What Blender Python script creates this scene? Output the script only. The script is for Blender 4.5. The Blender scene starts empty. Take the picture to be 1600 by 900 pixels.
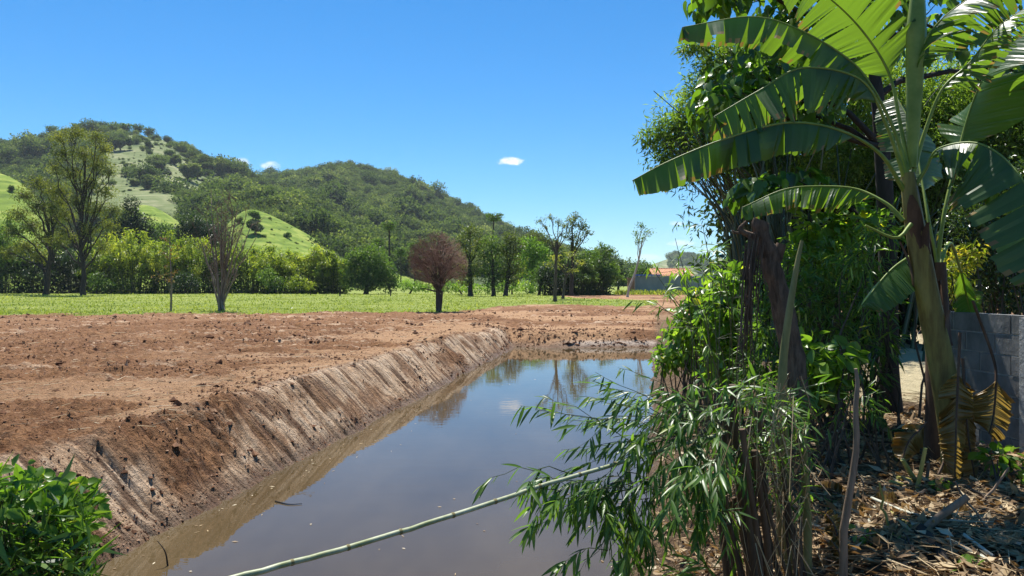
import bpy, math, random
import numpy as np
from mathutils import Vector, Matrix

# ------------------------------------------------------------------ camera, sky, sun, exposure
sc = bpy.context.scene
FPX = 1142.0      # focal length in pixels of a 1600 px wide picture
HOR = 444.0       # row of the horizon
CZ = 3.0          # camera height above the water (water is z = 0)
cam_d = bpy.data.cameras.new('camera')
cam = bpy.data.objects.new('camera', cam_d); sc.collection.objects.link(cam)
cam.location = (0, 0, CZ); cam.rotation_euler = (math.radians(90), 0, 0)
cam_d.sensor_width = 36.0; cam_d.lens = 36.0 * FPX / 1600.0
cam_d.shift_y = -6.0 / 1600.0
cam_d.clip_start = 0.05; cam_d.clip_end = 12000
sc.camera = cam
SUN_AZ, SUN_EL = math.radians(-14), math.radians(65)      # azimuth from +Y towards +X
SUN = Vector((math.sin(SUN_AZ) * math.cos(SUN_EL), math.cos(SUN_AZ) * math.cos(SUN_EL), math.sin(SUN_EL)))
world = bpy.data.worlds.new('World'); sc.world = world; world.use_nodes = True
wn, wl = world.node_tree.nodes, world.node_tree.links
wn.clear()
wout = wn.new('ShaderNodeOutputWorld'); bg = wn.new('ShaderNodeBackground')
sky = wn.new('ShaderNodeTexSky'); sky.sky_type = 'NISHITA'; sky.sun_disc = False
sky.sun_elevation = SUN_EL; sky.sun_rotation = SUN_AZ
sky.altitude = 900; sky.air_density = 1.0; sky.dust_density = 0.25; sky.ozone_density = 3.2
bg.inputs['Strength'].default_value = 0.070
hsv = wn.new('ShaderNodeHueSaturation'); hsv.inputs['Saturation'].default_value = 1.24; hsv.inputs['Value'].default_value = 1.0
tint = wn.new('ShaderNodeMix'); tint.data_type = 'RGBA'; tint.blend_type = 'MULTIPLY'; tint.inputs['Factor'].default_value = 1; tint.inputs[7].default_value = (.78, .96, 1.05, 1)
wl.new(sky.outputs[0], tint.inputs[6]); wl.new(tint.outputs[2], hsv.inputs['Color'])
# a few small fair-weather clouds low in the sky
tc = wn.new('ShaderNodeTexCoord'); sx = wn.new('ShaderNodeSeparateXYZ'); wl.new(tc.outputs['Generated'], sx.inputs[0])
def wmath(op, a, b=None):
    n = wn.new('ShaderNodeMath'); n.operation = op
    for i, v in enumerate((a, b)):
        if v is None: continue
        if isinstance(v, (int, float)): n.inputs[i].default_value = v
        else: wl.new(v, n.inputs[i])
    return n.outputs[0]
yy = wmath('MAXIMUM', sx.outputs[1], 0.02)
U = wmath('DIVIDE', sx.outputs[0], yy); Vv = wmath('DIVIDE', sx.outputs[2], yy)
cn = wn.new('ShaderNodeTexNoise'); cn.inputs['Scale'].default_value = 70; cn.inputs['Detail'].default_value = 5; cn.inputs['Roughness'].default_value = 0.65
cmap = wn.new('ShaderNodeMapping'); cmap.inputs['Scale'].default_value = (1, 1, 2.2); wl.new(tc.outputs['Generated'], cmap.inputs[0]); wl.new(cmap.outputs[0], cn.inputs['Vector'])
nz = wmath('MULTIPLY', wmath('SUBTRACT', cn.outputs[0], 0.5), 3.6)
acc = None
for (px, py, ax, ay, amp) in ((798, 252, 22, 7.5, 1.0), (376, 253, 16, 7, .55), (424, 259, 18, 7, .6), (1063, 380, 24, 6, .5), (1058, 349, 14, 4, .45), (1105, 392, 16, 5, .3), (1012, 402, 26, 6, .3)):
    du = wmath('DIVIDE', wmath('SUBTRACT', U, (px - 800) / FPX), ax / FPX)
    dv = wmath('DIVIDE', wmath('SUBTRACT', Vv, (HOR - py) / FPX), ay / FPX)
    r2 = wmath('ADD', wmath('MULTIPLY', du, du), wmath('MULTIPLY', dv, dv))
    m = wmath('SUBTRACT', wmath('ADD', 1.15, nz), wmath('MULTIPLY', r2, 1.15))
    mm = wn.new('ShaderNodeMath'); mm.operation = 'MULTIPLY'; mm.use_clamp = True; wl.new(m, mm.inputs[0]); mm.inputs[1].default_value = 0.85
    # keep noise from spawning cloud far from the centre
    near = wn.new('ShaderNodeMapRange'); near.inputs[1].default_value = 2.4; near.inputs[2].default_value = 0.6; near.inputs[3].default_value = 0; near.inputs[4].default_value = amp; wl.new(r2, near.inputs[0])
    m2 = wmath('MULTIPLY', mm.outputs[0], near.outputs[0])
    acc = m2 if acc is None else wmath('MAXIMUM', acc, m2)
cmix = wn.new('ShaderNodeMix'); cmix.data_type = 'RGBA'
wl.new(acc, cmix.inputs['Factor']); wl.new(hsv.outputs[0], cmix.inputs[6]); cmix.inputs[7].default_value = (8.4, 8.6, 8.9, 1)
wl.new(cmix.outputs[2], bg.inputs['Color']); wl.new(bg.outputs[0], wout.inputs['Surface'])
sun_d = bpy.data.lights.new('sun', 'SUN'); sun_d.energy = 4.4; sun_d.angle = math.radians(0.53); sun_d.color = (1.0, 0.955, 0.88)
sun_o = bpy.data.objects.new('sun', sun_d); sc.collection.objects.link(sun_o)
sun_o.rotation_euler = (-SUN).to_track_quat('-Z', 'Y').to_euler()
vs = sc.view_settings; vs.view_transform = 'Standard'; vs.look = 'None'; vs.exposure = 1.08; vs.gamma = 1.0; vs.use_curve_mapping = False
sc.cycles.use_denoising = True
sc.cycles.max_bounces = 7; sc.cycles.diffuse_bounces = 3; sc.cycles.glossy_bounces = 3; sc.cycles.transmission_bounces = 5; sc.cycles.transparent_max_bounces = 4
sc.cycles.sample_clamp_indirect = 6.0
sc.cycles.caustics_reflective = False; sc.cycles.caustics_refractive = False

# ------------------------------------------------------------------ helpers
COL = sc.collection
rng = np.random.default_rng(11)
random.seed(5)
def nrm(v):
    v = np.asarray(v, float); return v / np.maximum(np.linalg.norm(v, axis=-1, keepdims=True), 1e-9)
def W(px, py, D):                       # a picture point at distance D
    return np.array([(px - 800) / FPX * D, D, CZ + (HOR - py) / FPX * D])
_T = np.random.default_rng(3).random((512, 512))
def vn(x, y, s=0):
    x = np.asarray(x, float) + s * 17.37; y = np.asarray(y, float) + s * 9.71
    xi = np.floor(x).astype(int); yi = np.floor(y).astype(int); fx = x - xi; fy = y - yi
    fx = fx * fx * (3 - 2 * fx); fy = fy * fy * (3 - 2 * fy)
    a = _T[xi & 511, yi & 511]; b = _T[(xi + 1) & 511, yi & 511]; c = _T[xi & 511, (yi + 1) & 511]; d = _T[(xi + 1) & 511, (yi + 1) & 511]
    return (a + (b - a) * fx) * (1 - fy) + (c + (d - c) * fx) * fy
def fbm(x, y, o=4, s=0, g=0.5):
    t = 0; a = 1; tot = 0; f = 1
    for k in range(o):
        t = t + a * vn(np.asarray(x) * f, np.asarray(y) * f, s + k * 3); tot += a; a *= g; f *= 2.03
    return t / tot
def sstep(a, b, x):
    t = np.clip((np.asarray(x, float) - a) / (b - a), 0, 1); return t * t * (3 - 2 * t)
def lin(r, g, b):
    f = lambda c: (c / 255 / 12.92) if c / 255 <= 0.04045 else ((c / 255 + 0.055) / 1.055) ** 2.4
    return (f(r), f(g), f(b), 1)

class Geo:
    def __init__(self): self.V = []; self.F = []; self.M = []; self.R = []; self.n = 0
    def add(self, v, f, mat=0, rnd=0.5):
        v = np.asarray(v, float).reshape(-1, 3); f = np.asarray(f, np.int64)
        self.V.append(v); self.F.append(f + self.n); self.n += len(v)
        self.M.append(np.broadcast_to(np.asarray(mat), (len(f),)).copy()); self.R.append(np.broadcast_to(np.asarray(rnd, float), (len(f),)).copy())
    def mesh(self, name, mats, smooth=False, off=None, attrs=None):
        me = bpy.data.meshes.new(name)
        if not self.V: return me
        V = np.concatenate(self.V)
        if off is not None: V = V - np.asarray(off)
        me.vertices.add(len(V)); me.vertices.foreach_set('co', V.astype(np.float32).ravel())
        idx = np.concatenate([f.ravel() for f in self.F]); sizes = np.concatenate([np.full(len(f), f.shape[1]) for f in self.F])
        me.loops.add(len(idx)); me.loops.foreach_set('vertex_index', idx.astype(np.int32))
        st = np.concatenate([[0], np.cumsum(sizes)[:-1]])
        me.polygons.add(len(sizes)); me.polygons.foreach_set('loop_start', st.astype(np.int32))
        me.polygons.foreach_set('material_index', np.concatenate(self.M).astype(np.int32))
        me.polygons.foreach_set('use_smooth', np.full(len(sizes), bool(smooth)))
        for m in (mats if isinstance(mats, (list, tuple)) else [mats]): me.materials.append(m)
        a = me.attributes.new('rnd', 'FLOAT', 'FACE'); a.data.foreach_set('value', np.concatenate(self.R).astype(np.float32))
        for k, arr in (attrs or {}).items():
            a = me.attributes.new(k, 'FLOAT', 'POINT'); a.data.foreach_set('value', np.asarray(arr, np.float32).ravel())
        me.update(calc_edges=True)
        return me
    def build(self, name, mats, parent=None, smooth=False, kind=None, attrs=None):
        off = None
        if parent is not None: off = np.array(parent_world(parent))
        o = bpy.data.objects.new(name, self.mesh(name, mats, smooth, off, attrs)); COL.objects.link(o)
        if parent is not None: o.parent = parent
        if kind: o['kind'] = kind
        return o
def parent_world(p):
    v = Vector(p.location)
    while p.parent is not None: p = p.parent; v = v + Vector(p.location)
    return v
def thing(name, label, cat, loc, group=None):
    o = bpy.data.objects.new(name, None); COL.objects.link(o); o.location = tuple(float(c) for c in loc); o.empty_display_size = 0.2
    o['label'] = label; o['category'] = cat
    if group: o['group'] = group
    return o
def tag(o, label, cat, group=None):
    o['label'] = label; o['category'] = cat
    if group: o['group'] = group
    return o

def tube(g, pts, rad, sides=6, mat=0, rnd=0.5, cap=True, jit=0.0):
    P = np.asarray(pts, float); n = len(P); rad = np.broadcast_to(np.asarray(rad, float), (n,))
    T = nrm(np.gradient(P, axis=0)); ref = np.array([0, 0, 1.0]) if abs(T[0][2]) < 0.9 else np.array([1.0, 0, 0])
    A = np.zeros_like(P); a = np.cross(T[0], ref)
    for i in range(n):
        a = a - T[i] * np.dot(a, T[i]); a = a / max(np.linalg.norm(a), 1e-9); A[i] = a
    B = np.cross(T, A); th = np.arange(sides) * 2 * math.pi / sides
    jr = 1 + jit * (fbm(np.arange(sides)[None] * .9 + 0 * P[:, :1], np.arange(n)[:, None] * .22, 3, 5, .7) - .5) * 2 if jit else np.ones((n, sides))
    ring = P[:, None] + (rad[:, None] * jr)[..., None] * (np.cos(th)[None, :, None] * A[:, None] + np.sin(th)[None, :, None] * B[:, None])
    i = np.arange(n - 1)[:, None] * sides; j = np.arange(sides)[None]; j2 = (j + 1) % sides
    f = np.stack([i + j, i + j2, i + sides + j2, i + sides + j], -1).reshape(-1, 4)
    g.add(ring.reshape(-1, 3), f, mat, rnd)
    if cap:
        k = g.n; g.add(ring[-1], np.arange(sides)[None], mat, rnd); g.add(ring[0], np.arange(sides)[::-1][None], mat, rnd)
def curve(p0, p1, bend=0.0, up=0.0, n=7, wob=0.0, r=None):
    r = r or rng
    p0 = np.asarray(p0, float); p1 = np.asarray(p1, float); L = np.linalg.norm(p1 - p0); t = np.linspace(0, 1, n)[:, None]
    c = (p0 + p1) / 2 + np.array([0, 0, up * L]) + r.normal(size=3) * bend * L
    P = (1 - t) ** 2 * p0 + 2 * t * (1 - t) * c + t * t * p1
    if wob: P[1:-1] += r.normal(size=(n - 2, 3)) * wob * L
    return P
def polyline(pts, n):                    # smooth resampling through points (Catmull-Rom)
    P = np.asarray(pts, float)
    if len(P) == 2: return P[0] + (P[1] - P[0]) * np.linspace(0, 1, n)[:, None]
    Q = np.vstack([2 * P[0] - P[1], P, 2 * P[-1] - P[-2]]); out = []
    for s in np.linspace(0, len(P) - 1 - 1e-6, n):
        i = int(s); t = s - i; a, b, c, d = Q[i], Q[i + 1], Q[i + 2], Q[i + 3]
        out.append(0.5 * (2 * b + (c - a) * t + (2 * a - 5 * b + 4 * c - d) * t * t + (3 * b - a - 3 * c + d) * t ** 3))
    return np.array(out)
def sticks(g, P0, P1, r0, r1, mat=0, rnd=0.5):      # many thin three-sided twigs
    P0 = np.asarray(P0, float).reshape(-1, 3); P1 = np.asarray(P1, float).reshape(-1, 3); n = len(P0)
    if n == 0: return
    T = nrm(P1 - P0); ref = np.where(np.abs(T[:, 2:3]) < 0.9, np.array([[0, 0, 1.0]]), np.array([[1.0, 0, 0]]))
    A = nrm(np.cross(T, ref)); B = np.cross(T, A)
    r0 = np.broadcast_to(np.asarray(r0, float), (n,))[:, None]; r1 = np.broadcast_to(np.asarray(r1, float), (n,))[:, None]
    vs_ = []
    for k in range(3):
        d = math.cos(k * 2.0944) * A + math.sin(k * 2.0944) * B; vs_.append(P0 + d * r0)
    for k in range(3):
        d = math.cos(k * 2.0944) * A + math.sin(k * 2.0944) * B; vs_.append(P1 + d * r1)
    V = np.stack(vs_, 1)
    base = np.arange(n)[:, None, None] * 6; q = np.array([[0, 1, 4, 3], [1, 2, 5, 4], [2, 0, 3, 5]])[None]
    rr = np.repeat(np.broadcast_to(np.asarray(rnd, float), (n,)), 3)
    g.add(V.reshape(-1, 3), (base + q).reshape(-1, 4), mat, rr)
def cards(g, c, d, nn, L, Wd, mat=0, rnd=0.5, fold=0.18, bend=0.12, mid=0.45):
    c = np.asarray(c, float).reshape(-1, 3); n = len(c)
    if n == 0: return
    d = nrm(np.broadcast_to(d, c.shape)); s = nrm(np.cross(d, np.broadcast_to(nn, c.shape))); nn = np.cross(s, d)
    L = np.broadcast_to(np.asarray(L, float), (n,))[:, None]; Wd = np.broadcast_to(np.asarray(Wd, float), (n,))[:, None]
    m = c + d * L * mid
    V = np.stack([c, m + s * Wd / 2 + nn * fold * Wd, c + d * L - nn * bend * L, m - s * Wd / 2 + nn * fold * Wd], 1)
    b = np.arange(n)[:, None, None] * 4; f = (b + np.array([[0, 1, 2], [0, 2, 3]])[None]).reshape(-1, 3)
    g.add(V.reshape(-1, 3), f, mat, np.repeat(np.broadcast_to(np.asarray(rnd, float), (n,)), 2))
def rdir(n, r=None): return nrm((r or rng).normal(size=(n, 3)))
def blobs(g, clumps, dens, L, Wd, mat=0, droop=0.2, shell=0.5, seed=1, lo=0.0, hi=1.0, rough=0.3, bottom=1.0, minr=0.0):
    """leaf cards through lumpy ellipsoids: clumps = rows (centre xyz, radii xyz)"""
    r = np.random.default_rng(seed)
    for ci, c in enumerate(clumps):
        c = np.asarray(c, float); ctr, rad = c[:3], np.maximum(c[3:6], 1e-3)
        area = 4 * math.pi * ((rad[0] * rad[1]) ** 1.6 + (rad[0] * rad[2]) ** 1.6 + (rad[1] * rad[2]) ** 1.6) ** (1 / 1.6) / 3 ** (1 / 1.6)
        n = max(6, int(dens * area)); u = rdir(n, r)
        u[:, 2] = np.where(u[:, 2] < 0, u[:, 2] * bottom, u[:, 2])
        ph = r.random((3, 3)) * 6.28; fr = r.uniform(2.0, 5.0, (3, 3))
        lump = sum(np.sin(u @ fr[k] + ph[k][0]) for k in range(3)) / 3
        rr = (1 - shell * r.random(n) ** 1.6) * (1 + rough * lump) * (1 + 0.12 * r.normal(size=n))
        p = ctr + u * rad * rr[:, None]
        dd = nrm(u * 0.55 + rdir(n, r) * 0.8 + np.array([0, 0, -droop])); nn = nrm(u * 0.6 + np.array([0, 0, 0.7]) + rdir(n, r) * 0.75)
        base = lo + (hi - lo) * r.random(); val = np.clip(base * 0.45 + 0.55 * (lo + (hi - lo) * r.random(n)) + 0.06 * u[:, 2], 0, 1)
        cards(g, p, dd, nn, L * r.uniform(0.6, 1.35, n), Wd * r.uniform(0.6, 1.3, n), mat, val)

# ------------------------------------------------------------------ materials
def newmat(name):
    m = bpy.data.materials.new(name); m.use_nodes = True; nt = m.node_tree; nt.nodes.clear()
    o = nt.nodes.new('ShaderNodeOutputMaterial'); return m, nt.nodes, nt.links, o
def ramp(N, stops):
    r = N.new('ShaderNodeValToRGB'); cr = r.color_ramp
    while len(cr.elements) < len(stops): cr.elements.new(0.5)
    for e, (p, c) in zip(cr.elements, stops): e.position = p; e.color = c
    return r
def leafmat(name, stops, trans=0.38, tcol=None, rough=0.45, spec=0.4, tmul=1.6, orand=.22):
    m, N, Lk, o = newmat(name)
    at = N.new('ShaderNodeAttribute'); at.attribute_name = 'rnd'
    oi = N.new('ShaderNodeObjectInfo'); ad = N.new('ShaderNodeMath'); ad.operation = 'MULTIPLY_ADD'; Lk.new(oi.outputs['Random'], ad.inputs[0]); ad.inputs[1].default_value = orand
    sb = N.new('ShaderNodeMath'); sb.operation = 'SUBTRACT'; Lk.new(at.outputs['Fac'], sb.inputs[0]); sb.inputs[1].default_value = orand / 2; Lk.new(sb.outputs[0], ad.inputs[2])
    rp = ramp(N, stops); Lk.new(ad.outputs[0], rp.inputs[0])
    p = N.new('ShaderNodeBsdfPrincipled'); p.inputs['Roughness'].default_value = rough; p.inputs['Specular IOR Level'].default_value = spec
    Lk.new(rp.outputs[0], p.inputs['Base Color'])
    t = N.new('ShaderNodeBsdfTranslucent'); mx = N.new('ShaderNodeMix'); mx.data_type = 'RGBA'; mx.blend_type = 'MULTIPLY'; mx.inputs['Factor'].default_value = 1
    Lk.new(rp.outputs[0], mx.inputs[6]); tc_ = tcol or (1.15 * tmul, 1.15 * tmul, 0.45 * tmul, 1); mx.inputs[7].default_value = tc_
    Lk.new(mx.outputs[2], t.inputs['Color'])
    ms = N.new('ShaderNodeMixShader'); ms.inputs[0].default_value = trans; Lk.new(p.outputs[0], ms.inputs[1]); Lk.new(t.outputs[0], ms.inputs[2]); Lk.new(ms.outputs[0], o.inputs['Surface'])
    return m
def barkmat(name, c1, c2, scale=8, stretch=(1, 1, 0.2), rough=0.85, bump=0.4, dist=0.02):
    m, N, Lk, o = newmat(name)
    tcx = N.new('ShaderNodeTexCoord'); mp = N.new('ShaderNodeMapping'); mp.inputs['Scale'].default_value = stretch; Lk.new(tcx.outputs['Object'], mp.inputs[0])
    nz_ = N.new('ShaderNodeTexNoise'); nz_.inputs['Scale'].default_value = scale; nz_.inputs['Detail'].default_value = 6; nz_.inputs['Roughness'].default_value = 0.65; Lk.new(mp.outputs[0], nz_.inputs['Vector'])
    rp = ramp(N, [(0.3, c1), (0.7, c2)]); Lk.new(nz_.outputs[0], rp.inputs[0])
    p = N.new('ShaderNodeBsdfPrincipled'); p.inputs['Roughness'].default_value = rough; p.inputs['Specular IOR Level'].default_value = 0.25
    Lk.new(rp.outputs[0], p.inputs['Base Color'])
    b = N.new('ShaderNodeBump'); b.inputs['Strength'].default_value = bump; b.inputs['Distance'].default_value = dist; Lk.new(nz_.outputs[0], b.inputs['Height']); Lk.new(b.outputs[0], p.inputs['Normal'])
    Lk.new(p.outputs[0], o.inputs['Surface']); return m
def rndmat(name, stops, rough=0.85, spec=0.2):
    m, N, Lk, o = newmat(name); at = N.new('ShaderNodeAttribute'); at.attribute_name = 'rnd'
    rp = ramp(N, stops); Lk.new(at.outputs['Fac'], rp.inputs[0]); p = N.new('ShaderNodeBsdfPrincipled'); p.inputs['Roughness'].default_value = rough; p.inputs['Specular IOR Level'].default_value = spec
    Lk.new(rp.outputs[0], p.inputs['Base Color']); Lk.new(p.outputs[0], o.inputs['Surface']); return m

C = lambda r, g, b: (r, g, b, 1)
M = {}
M['hedge'] = leafmat('hedge_leaves', [(0, C(.035, .060, .014)), (.45, C(.11, .165, .026)), (.75, C(.22, .28, .04)), (1, C(.36, .38, .07))], .48)
M['hedge2'] = leafmat('green_leaves', [(0, C(.024, .050, .014)), (.5, C(.068, .13, .026)), (1, C(.16, .24, .05))], .42)
M['dark'] = leafmat('dark_leaves', [(0, C(.012, .026, .010)), (.5, C(.028, .058, .016)), (1, C(.065, .11, .03))], .25)
M['olive'] = leafmat('olive_leaves', [(0, C(.055, .072, .016)), (.5, C(.13, .15, .028)), (1, C(.25, .25, .06))], .48)
M['yellowish'] = leafmat('yellowish_leaves', [(0, C(.035, .055, .014)), (.5, C(.095, .13, .028)), (1, C(.30, .30, .08))], .42)
M['forest'] = leafmat('forest_leaves', [(0, C(.026, .046, .019)), (.4, C(.066, .105, .038)), (.75, C(.125, .17, .062)), (1, C(.24, .27, .12))], .36, rough=.7, spec=.08, orand=.5)
M['bamboo'] = leafmat('bamboo_leaves', [(0, C(.036, .085, .018)), (.5, C(.085, .175, .03)), (.85, C(.18, .29, .042)), (1, C(.44, .42, .10))], .48, rough=.38, spec=.5)
M['bright'] = leafmat('bright_leaves', [(0, C(.045, .095, .014)), (.5, C(.115, .215, .028)), (.9, C(.24, .36, .045)), (1, C(.55, .5, .04))], .52, rough=.35, spec=.5)
M['heart'] = leafmat('heart_leaves', [(0, C(.035, .080, .014)), (.5, C(.085, .17, .022)), (.9, C(.16, .28, .03)), (1, C(.55, .45, .02))], .5, rough=.3, spec=.6)
M['plume'] = leafmat('bamboo_plume_leaves', [(0, C(.05, .095, .02)), (.5, C(.14, .23, .04)), (1, C(.30, .40, .08))], .52)
M['gold'] = leafmat('gold_leaves', [(0, C(.09, .14, .015)), (.5, C(.22, .28, .03)), (1, C(.5, .38, .06))], .45)
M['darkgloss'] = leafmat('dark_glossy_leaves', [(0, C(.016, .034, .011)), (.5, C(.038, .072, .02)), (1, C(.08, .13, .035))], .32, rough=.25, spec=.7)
M['rust'] = leafmat('rust_leaves', [(0, C(.10, .07, .02)), (.5, C(.22, .12, .04)), (1, C(.30, .22, .06))], .3)
M['grass'] = leafmat('grass_blades', [(0, C(.10, .145, .026)), (.5, C(.20, .25, .05)), (1, C(.40, .41, .13))], .42)
M['bark'] = barkmat('bark', C(.045, .035, .026), C(.12, .095, .07))
M['darkbark'] = barkmat('dark_bark', C(.02, .017, .014), C(.065, .052, .04))
M['greybark'] = barkmat('grey_bark', C(.12, .095, .07), C(.30, .24, .18))
M['palebark'] = barkmat('pale_bark', C(.22, .19, .15), C(.5, .46, .4))
M['twig'] = rndmat('red_brown_twigs', [(0, C(.12, .070, .050)), (.5, C(.24, .145, .105)), (1, C(.38, .255, .185))])
M['greytwig'] = rndmat('grey_brown_twigs', [(0, C(.09, .065, .05)), (1, C(.26, .19, .14))])
M['straw'] = leafmat('dry_straw', [(0, C(.11, .065, .03)), (.4, C(.28, .185, .09)), (.75, C(.48, .37, .21)), (1, C(.68, .60, .44))], .25, tcol=(1, .8, .5, 1), rough=.7)
M['culm'] = rndmat('bamboo_culm_dark', [(0, C(.018, .030, .010)), (.6, C(.05, .065, .02)), (1, C(.12, .12, .05))], .45, .4)
M['drywood'] = barkmat('dry_wood', C(.10, .07, .05), C(.32, .235, .165), 14, (1, 1, .15), .9, .6)

# ------------------------------------------------------------------ terrain
def xL(y): return -4.37 + 0.166 * (y - 7.68)
def xR(y): return 1.4 + 0.2 * (y - 7.86)
Y_NEAR, Y_FAR = 3.2, 34.6
def chan(x, y):
    """distance outside the channel on each side (negative inside)"""
    wob = 0.22 * (fbm(y * 0.55, x * 0.2, 3, 5) - .5) + 0.10 * (fbm(y * 2.1, x * .5, 2, 8) - .5)
    dl = (xL(y) - x) * 0.986 + wob; dr = (x - xR(y)) * 0.98 + wob * 2.0
    df = (y - Y_FAR - 0.8 * (fbm(x * 0.45, 3.1, 2, 4) - .5) - 0.35 * np.maximum(0, 1.2 - (x - xL(y)))); dn = Y_NEAR - y + 0 * x
    return dl, dr, df, dn
_bx = np.array([-2000, -900, -470, -110, -60, -20, 60, 200, 226, 240, 2500]) / FPX
_by = np.array([44., 43, 47.5, 49.5, 51, 60, 66, 60, 66, 300, 300])
def grassmask(x, y):
    a = x / np.maximum(y, 1.0)
    e = np.interp(a, _bx, _by) + 9 * (fbm(x * .30, y * .16, 4, 21, .62) - .5)
    g = sstep(-0.9, 0.9, y - e)
    # bare strip in front of the walled yard
    lo = np.interp(a, np.array([70, 110, 200, 300]) / FPX, [99., 86, 80, 78]); hi = np.interp(a, np.array([70, 110, 200, 300]) / FPX, [100., 110, 112, 112])
    nn = 5 * (fbm(x * .3, y * .15, 3, 22) - .5)
    strip = sstep(-1.5, 1.5, y + nn - lo) * sstep(-1.5, 1.5, hi - y + nn) * sstep(66 / FPX, 80 / FPX, a)
    far = sstep(108, 114, y + nn)
    g = np.maximum(g * (1 - strip), far)
    g = np.where(y < 20, 0, g)
    return g
def base_h(x, y):
    far = 1.12 + 0.30 * sstep(50, 110, y) + 0.6 * sstep(110, 260, y)
    # behind the far end the worked soil dips towards the water
    dip = 0.40 * sstep(50, 36, y) * sstep(-3.2, 0.6, x - xL(y)) * sstep(27, 33, y)
    right = 0.22 * sstep(0.5, 2.5, x - xR(y)) * sstep(30, 14, y)
    return far - dip + right
def height(x, y, detail=True):
    x = np.asarray(x, float); y = np.asarray(y, float)
    dl, dr, df, dn = chan(x, y)
    H = base_h(x, y)
    sl = np.where(dl > 0, dl * 1.12, dl * 0.9); sr = np.where(dr > 0, dr * 0.95, dr * .7); sf = np.where(df > 0, df * 0.55, df * .35); sn = np.where(dn > 0, dn * 1.5, dn * .8)
    rise = np.maximum(np.maximum(sl, sr), np.maximum(sf, sn))
    k = 0.055
    h = -k * np.log(np.exp(-np.clip(rise, -3, 6) / k) + np.exp(-H / k))      # soft minimum: rounded crest
    h = np.maximum(h, -0.7)
    if detail: h = h + relief(x, y, dl, dr, df, dn, H)[0]
    return h
def relief(x, y, dl, dr, df, dn, H):
    g = grassmask(x, y)
    near = sstep(140, 60, y)
    onL = sstep(-0.12, 0.05, dl) * sstep(1.32, 1.02, dl) * sstep(0.5, -0.3, df)           # left bank face
    onF = sstep(-0.1, 0.2, df) * sstep(2.4, 1.2, df) * sstep(0.4, -0.2, dl)
    # excavator tooth marks running down the bank
    t0 = x * 0.166 + y * 0.986; t = t0 + 0.20 * dl + 0.07 * (fbm(x * 2, y * 2, 2, 31) - .5) + 1.1 * (fbm(t0 * .5, 0 * dl, 2, 32) - .5)
    pan = np.floor(t / 1.45); ph1 = _T[(pan.astype(int) * 11) & 511, 5]; ph2 = _T[(pan.astype(int) * 5) & 511, 9]
    w = t / 0.36; fr = w - np.floor(w); idx = np.floor(w)
    hsh = _T[(idx.astype(int) * 7) & 511, 13]; hsh2 = _T[(idx.astype(int) * 3) & 511, 77]
    tooth = np.minimum(fr, 1 - fr) * 2
    depth = (0.15 + 1.1 * hsh ** 1.5) * 0.19
    smooth_patch = sstep(0.36, 0.50, fbm(t * 0.28, dl * 0.9, 3, 33) + 0.06 * (.5 - dl) + .055 * sstep(7.5, 10, y) + .01)
    fade = sstep(1.25, .95, dl + .22 * hsh2)
    groove = -depth * (1 - sstep(0.0, 0.36, tooth)) * onL * fade * (0.25 + 0.75 * ph2) * (0.3 + 0.7 * sstep(.35, .55, fbm(t * .9, dl * 1.6, 2, 36)))
    rough_b = (1 - smooth_patch)
    cl = fbm(x * 4.6, y * 4.6, 4, 40, .72) - .5
    cl2 = np.abs(fbm(x * 2.4, y * 2.4, 3, 44, .6) - .5)
    bankclod = onL * sstep(0.0, .3, dl) * (.10 * (ph1 - .5) + .07 * (ph2 - .5) * (dl - .5)) + onL * rough_b * (cl * 0.34 + 0.04) + onL * smooth_patch * (fbm(x * 6, y * 6, 3, 48) - .5) * 0.035
    farclod = onF * ((fbm(x * 3.1, y * 3.1, 4, 41, .62) - .5) * 0.34)
    # worked soil of the field: rough clods and smooth tracked lanes
    lane = sstep(.50, .62, fbm(x * 0.17, y * 0.33, 4, 50, .6) + 0.20 * sstep(3.4, 0.6, dl) * sstep(0.9, 1.3, dl)) * (.22 + .78 * sstep(7.5, 2.5, dl))
    fieldm = (1 - onL) * (1 - onF) * (1 - g) * sstep(0.3, .8, np.maximum(np.maximum(dl, df), 0))
    fld = fieldm * ((1 - lane) * (cl * 0.34 + (fbm(x * 1.1, y * 1.5, 3, 52) - .5) * 0.24 - cl2 * .10) + lane * ((fbm(x * 3, y * 7, 3, 53) - .5) * 0.07 + cl * .05))
    # tracked ruts roughly across the view
    rut = np.sin((y + 0.10 * x + 0.8 * (fbm(x * .15, y * .3, 2, 55) - .5)) * 5.2)
    fld = fld - fieldm * 0.035 * sstep(.3, 1, rut)
    med = g * (fbm(x * .25, y * .25, 3, 57) - .5) * 0.22 * sstep(500, 200, y)
    onR = sstep(-0.1, .2, dr)
    rgt = onR * ((fbm(x * 1.4, y * 1.4, 4, 58) - .5) * 0.34) * sstep(60, 30, y)
    out = (groove + bankclod + farclod + fld) * near + med + rgt * (1 - fieldm)
    return out, dict(onL=onL, onF=onF, smooth=smooth_patch, lane=lane, g=g, tooth=tooth, hsh=hsh)

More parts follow.
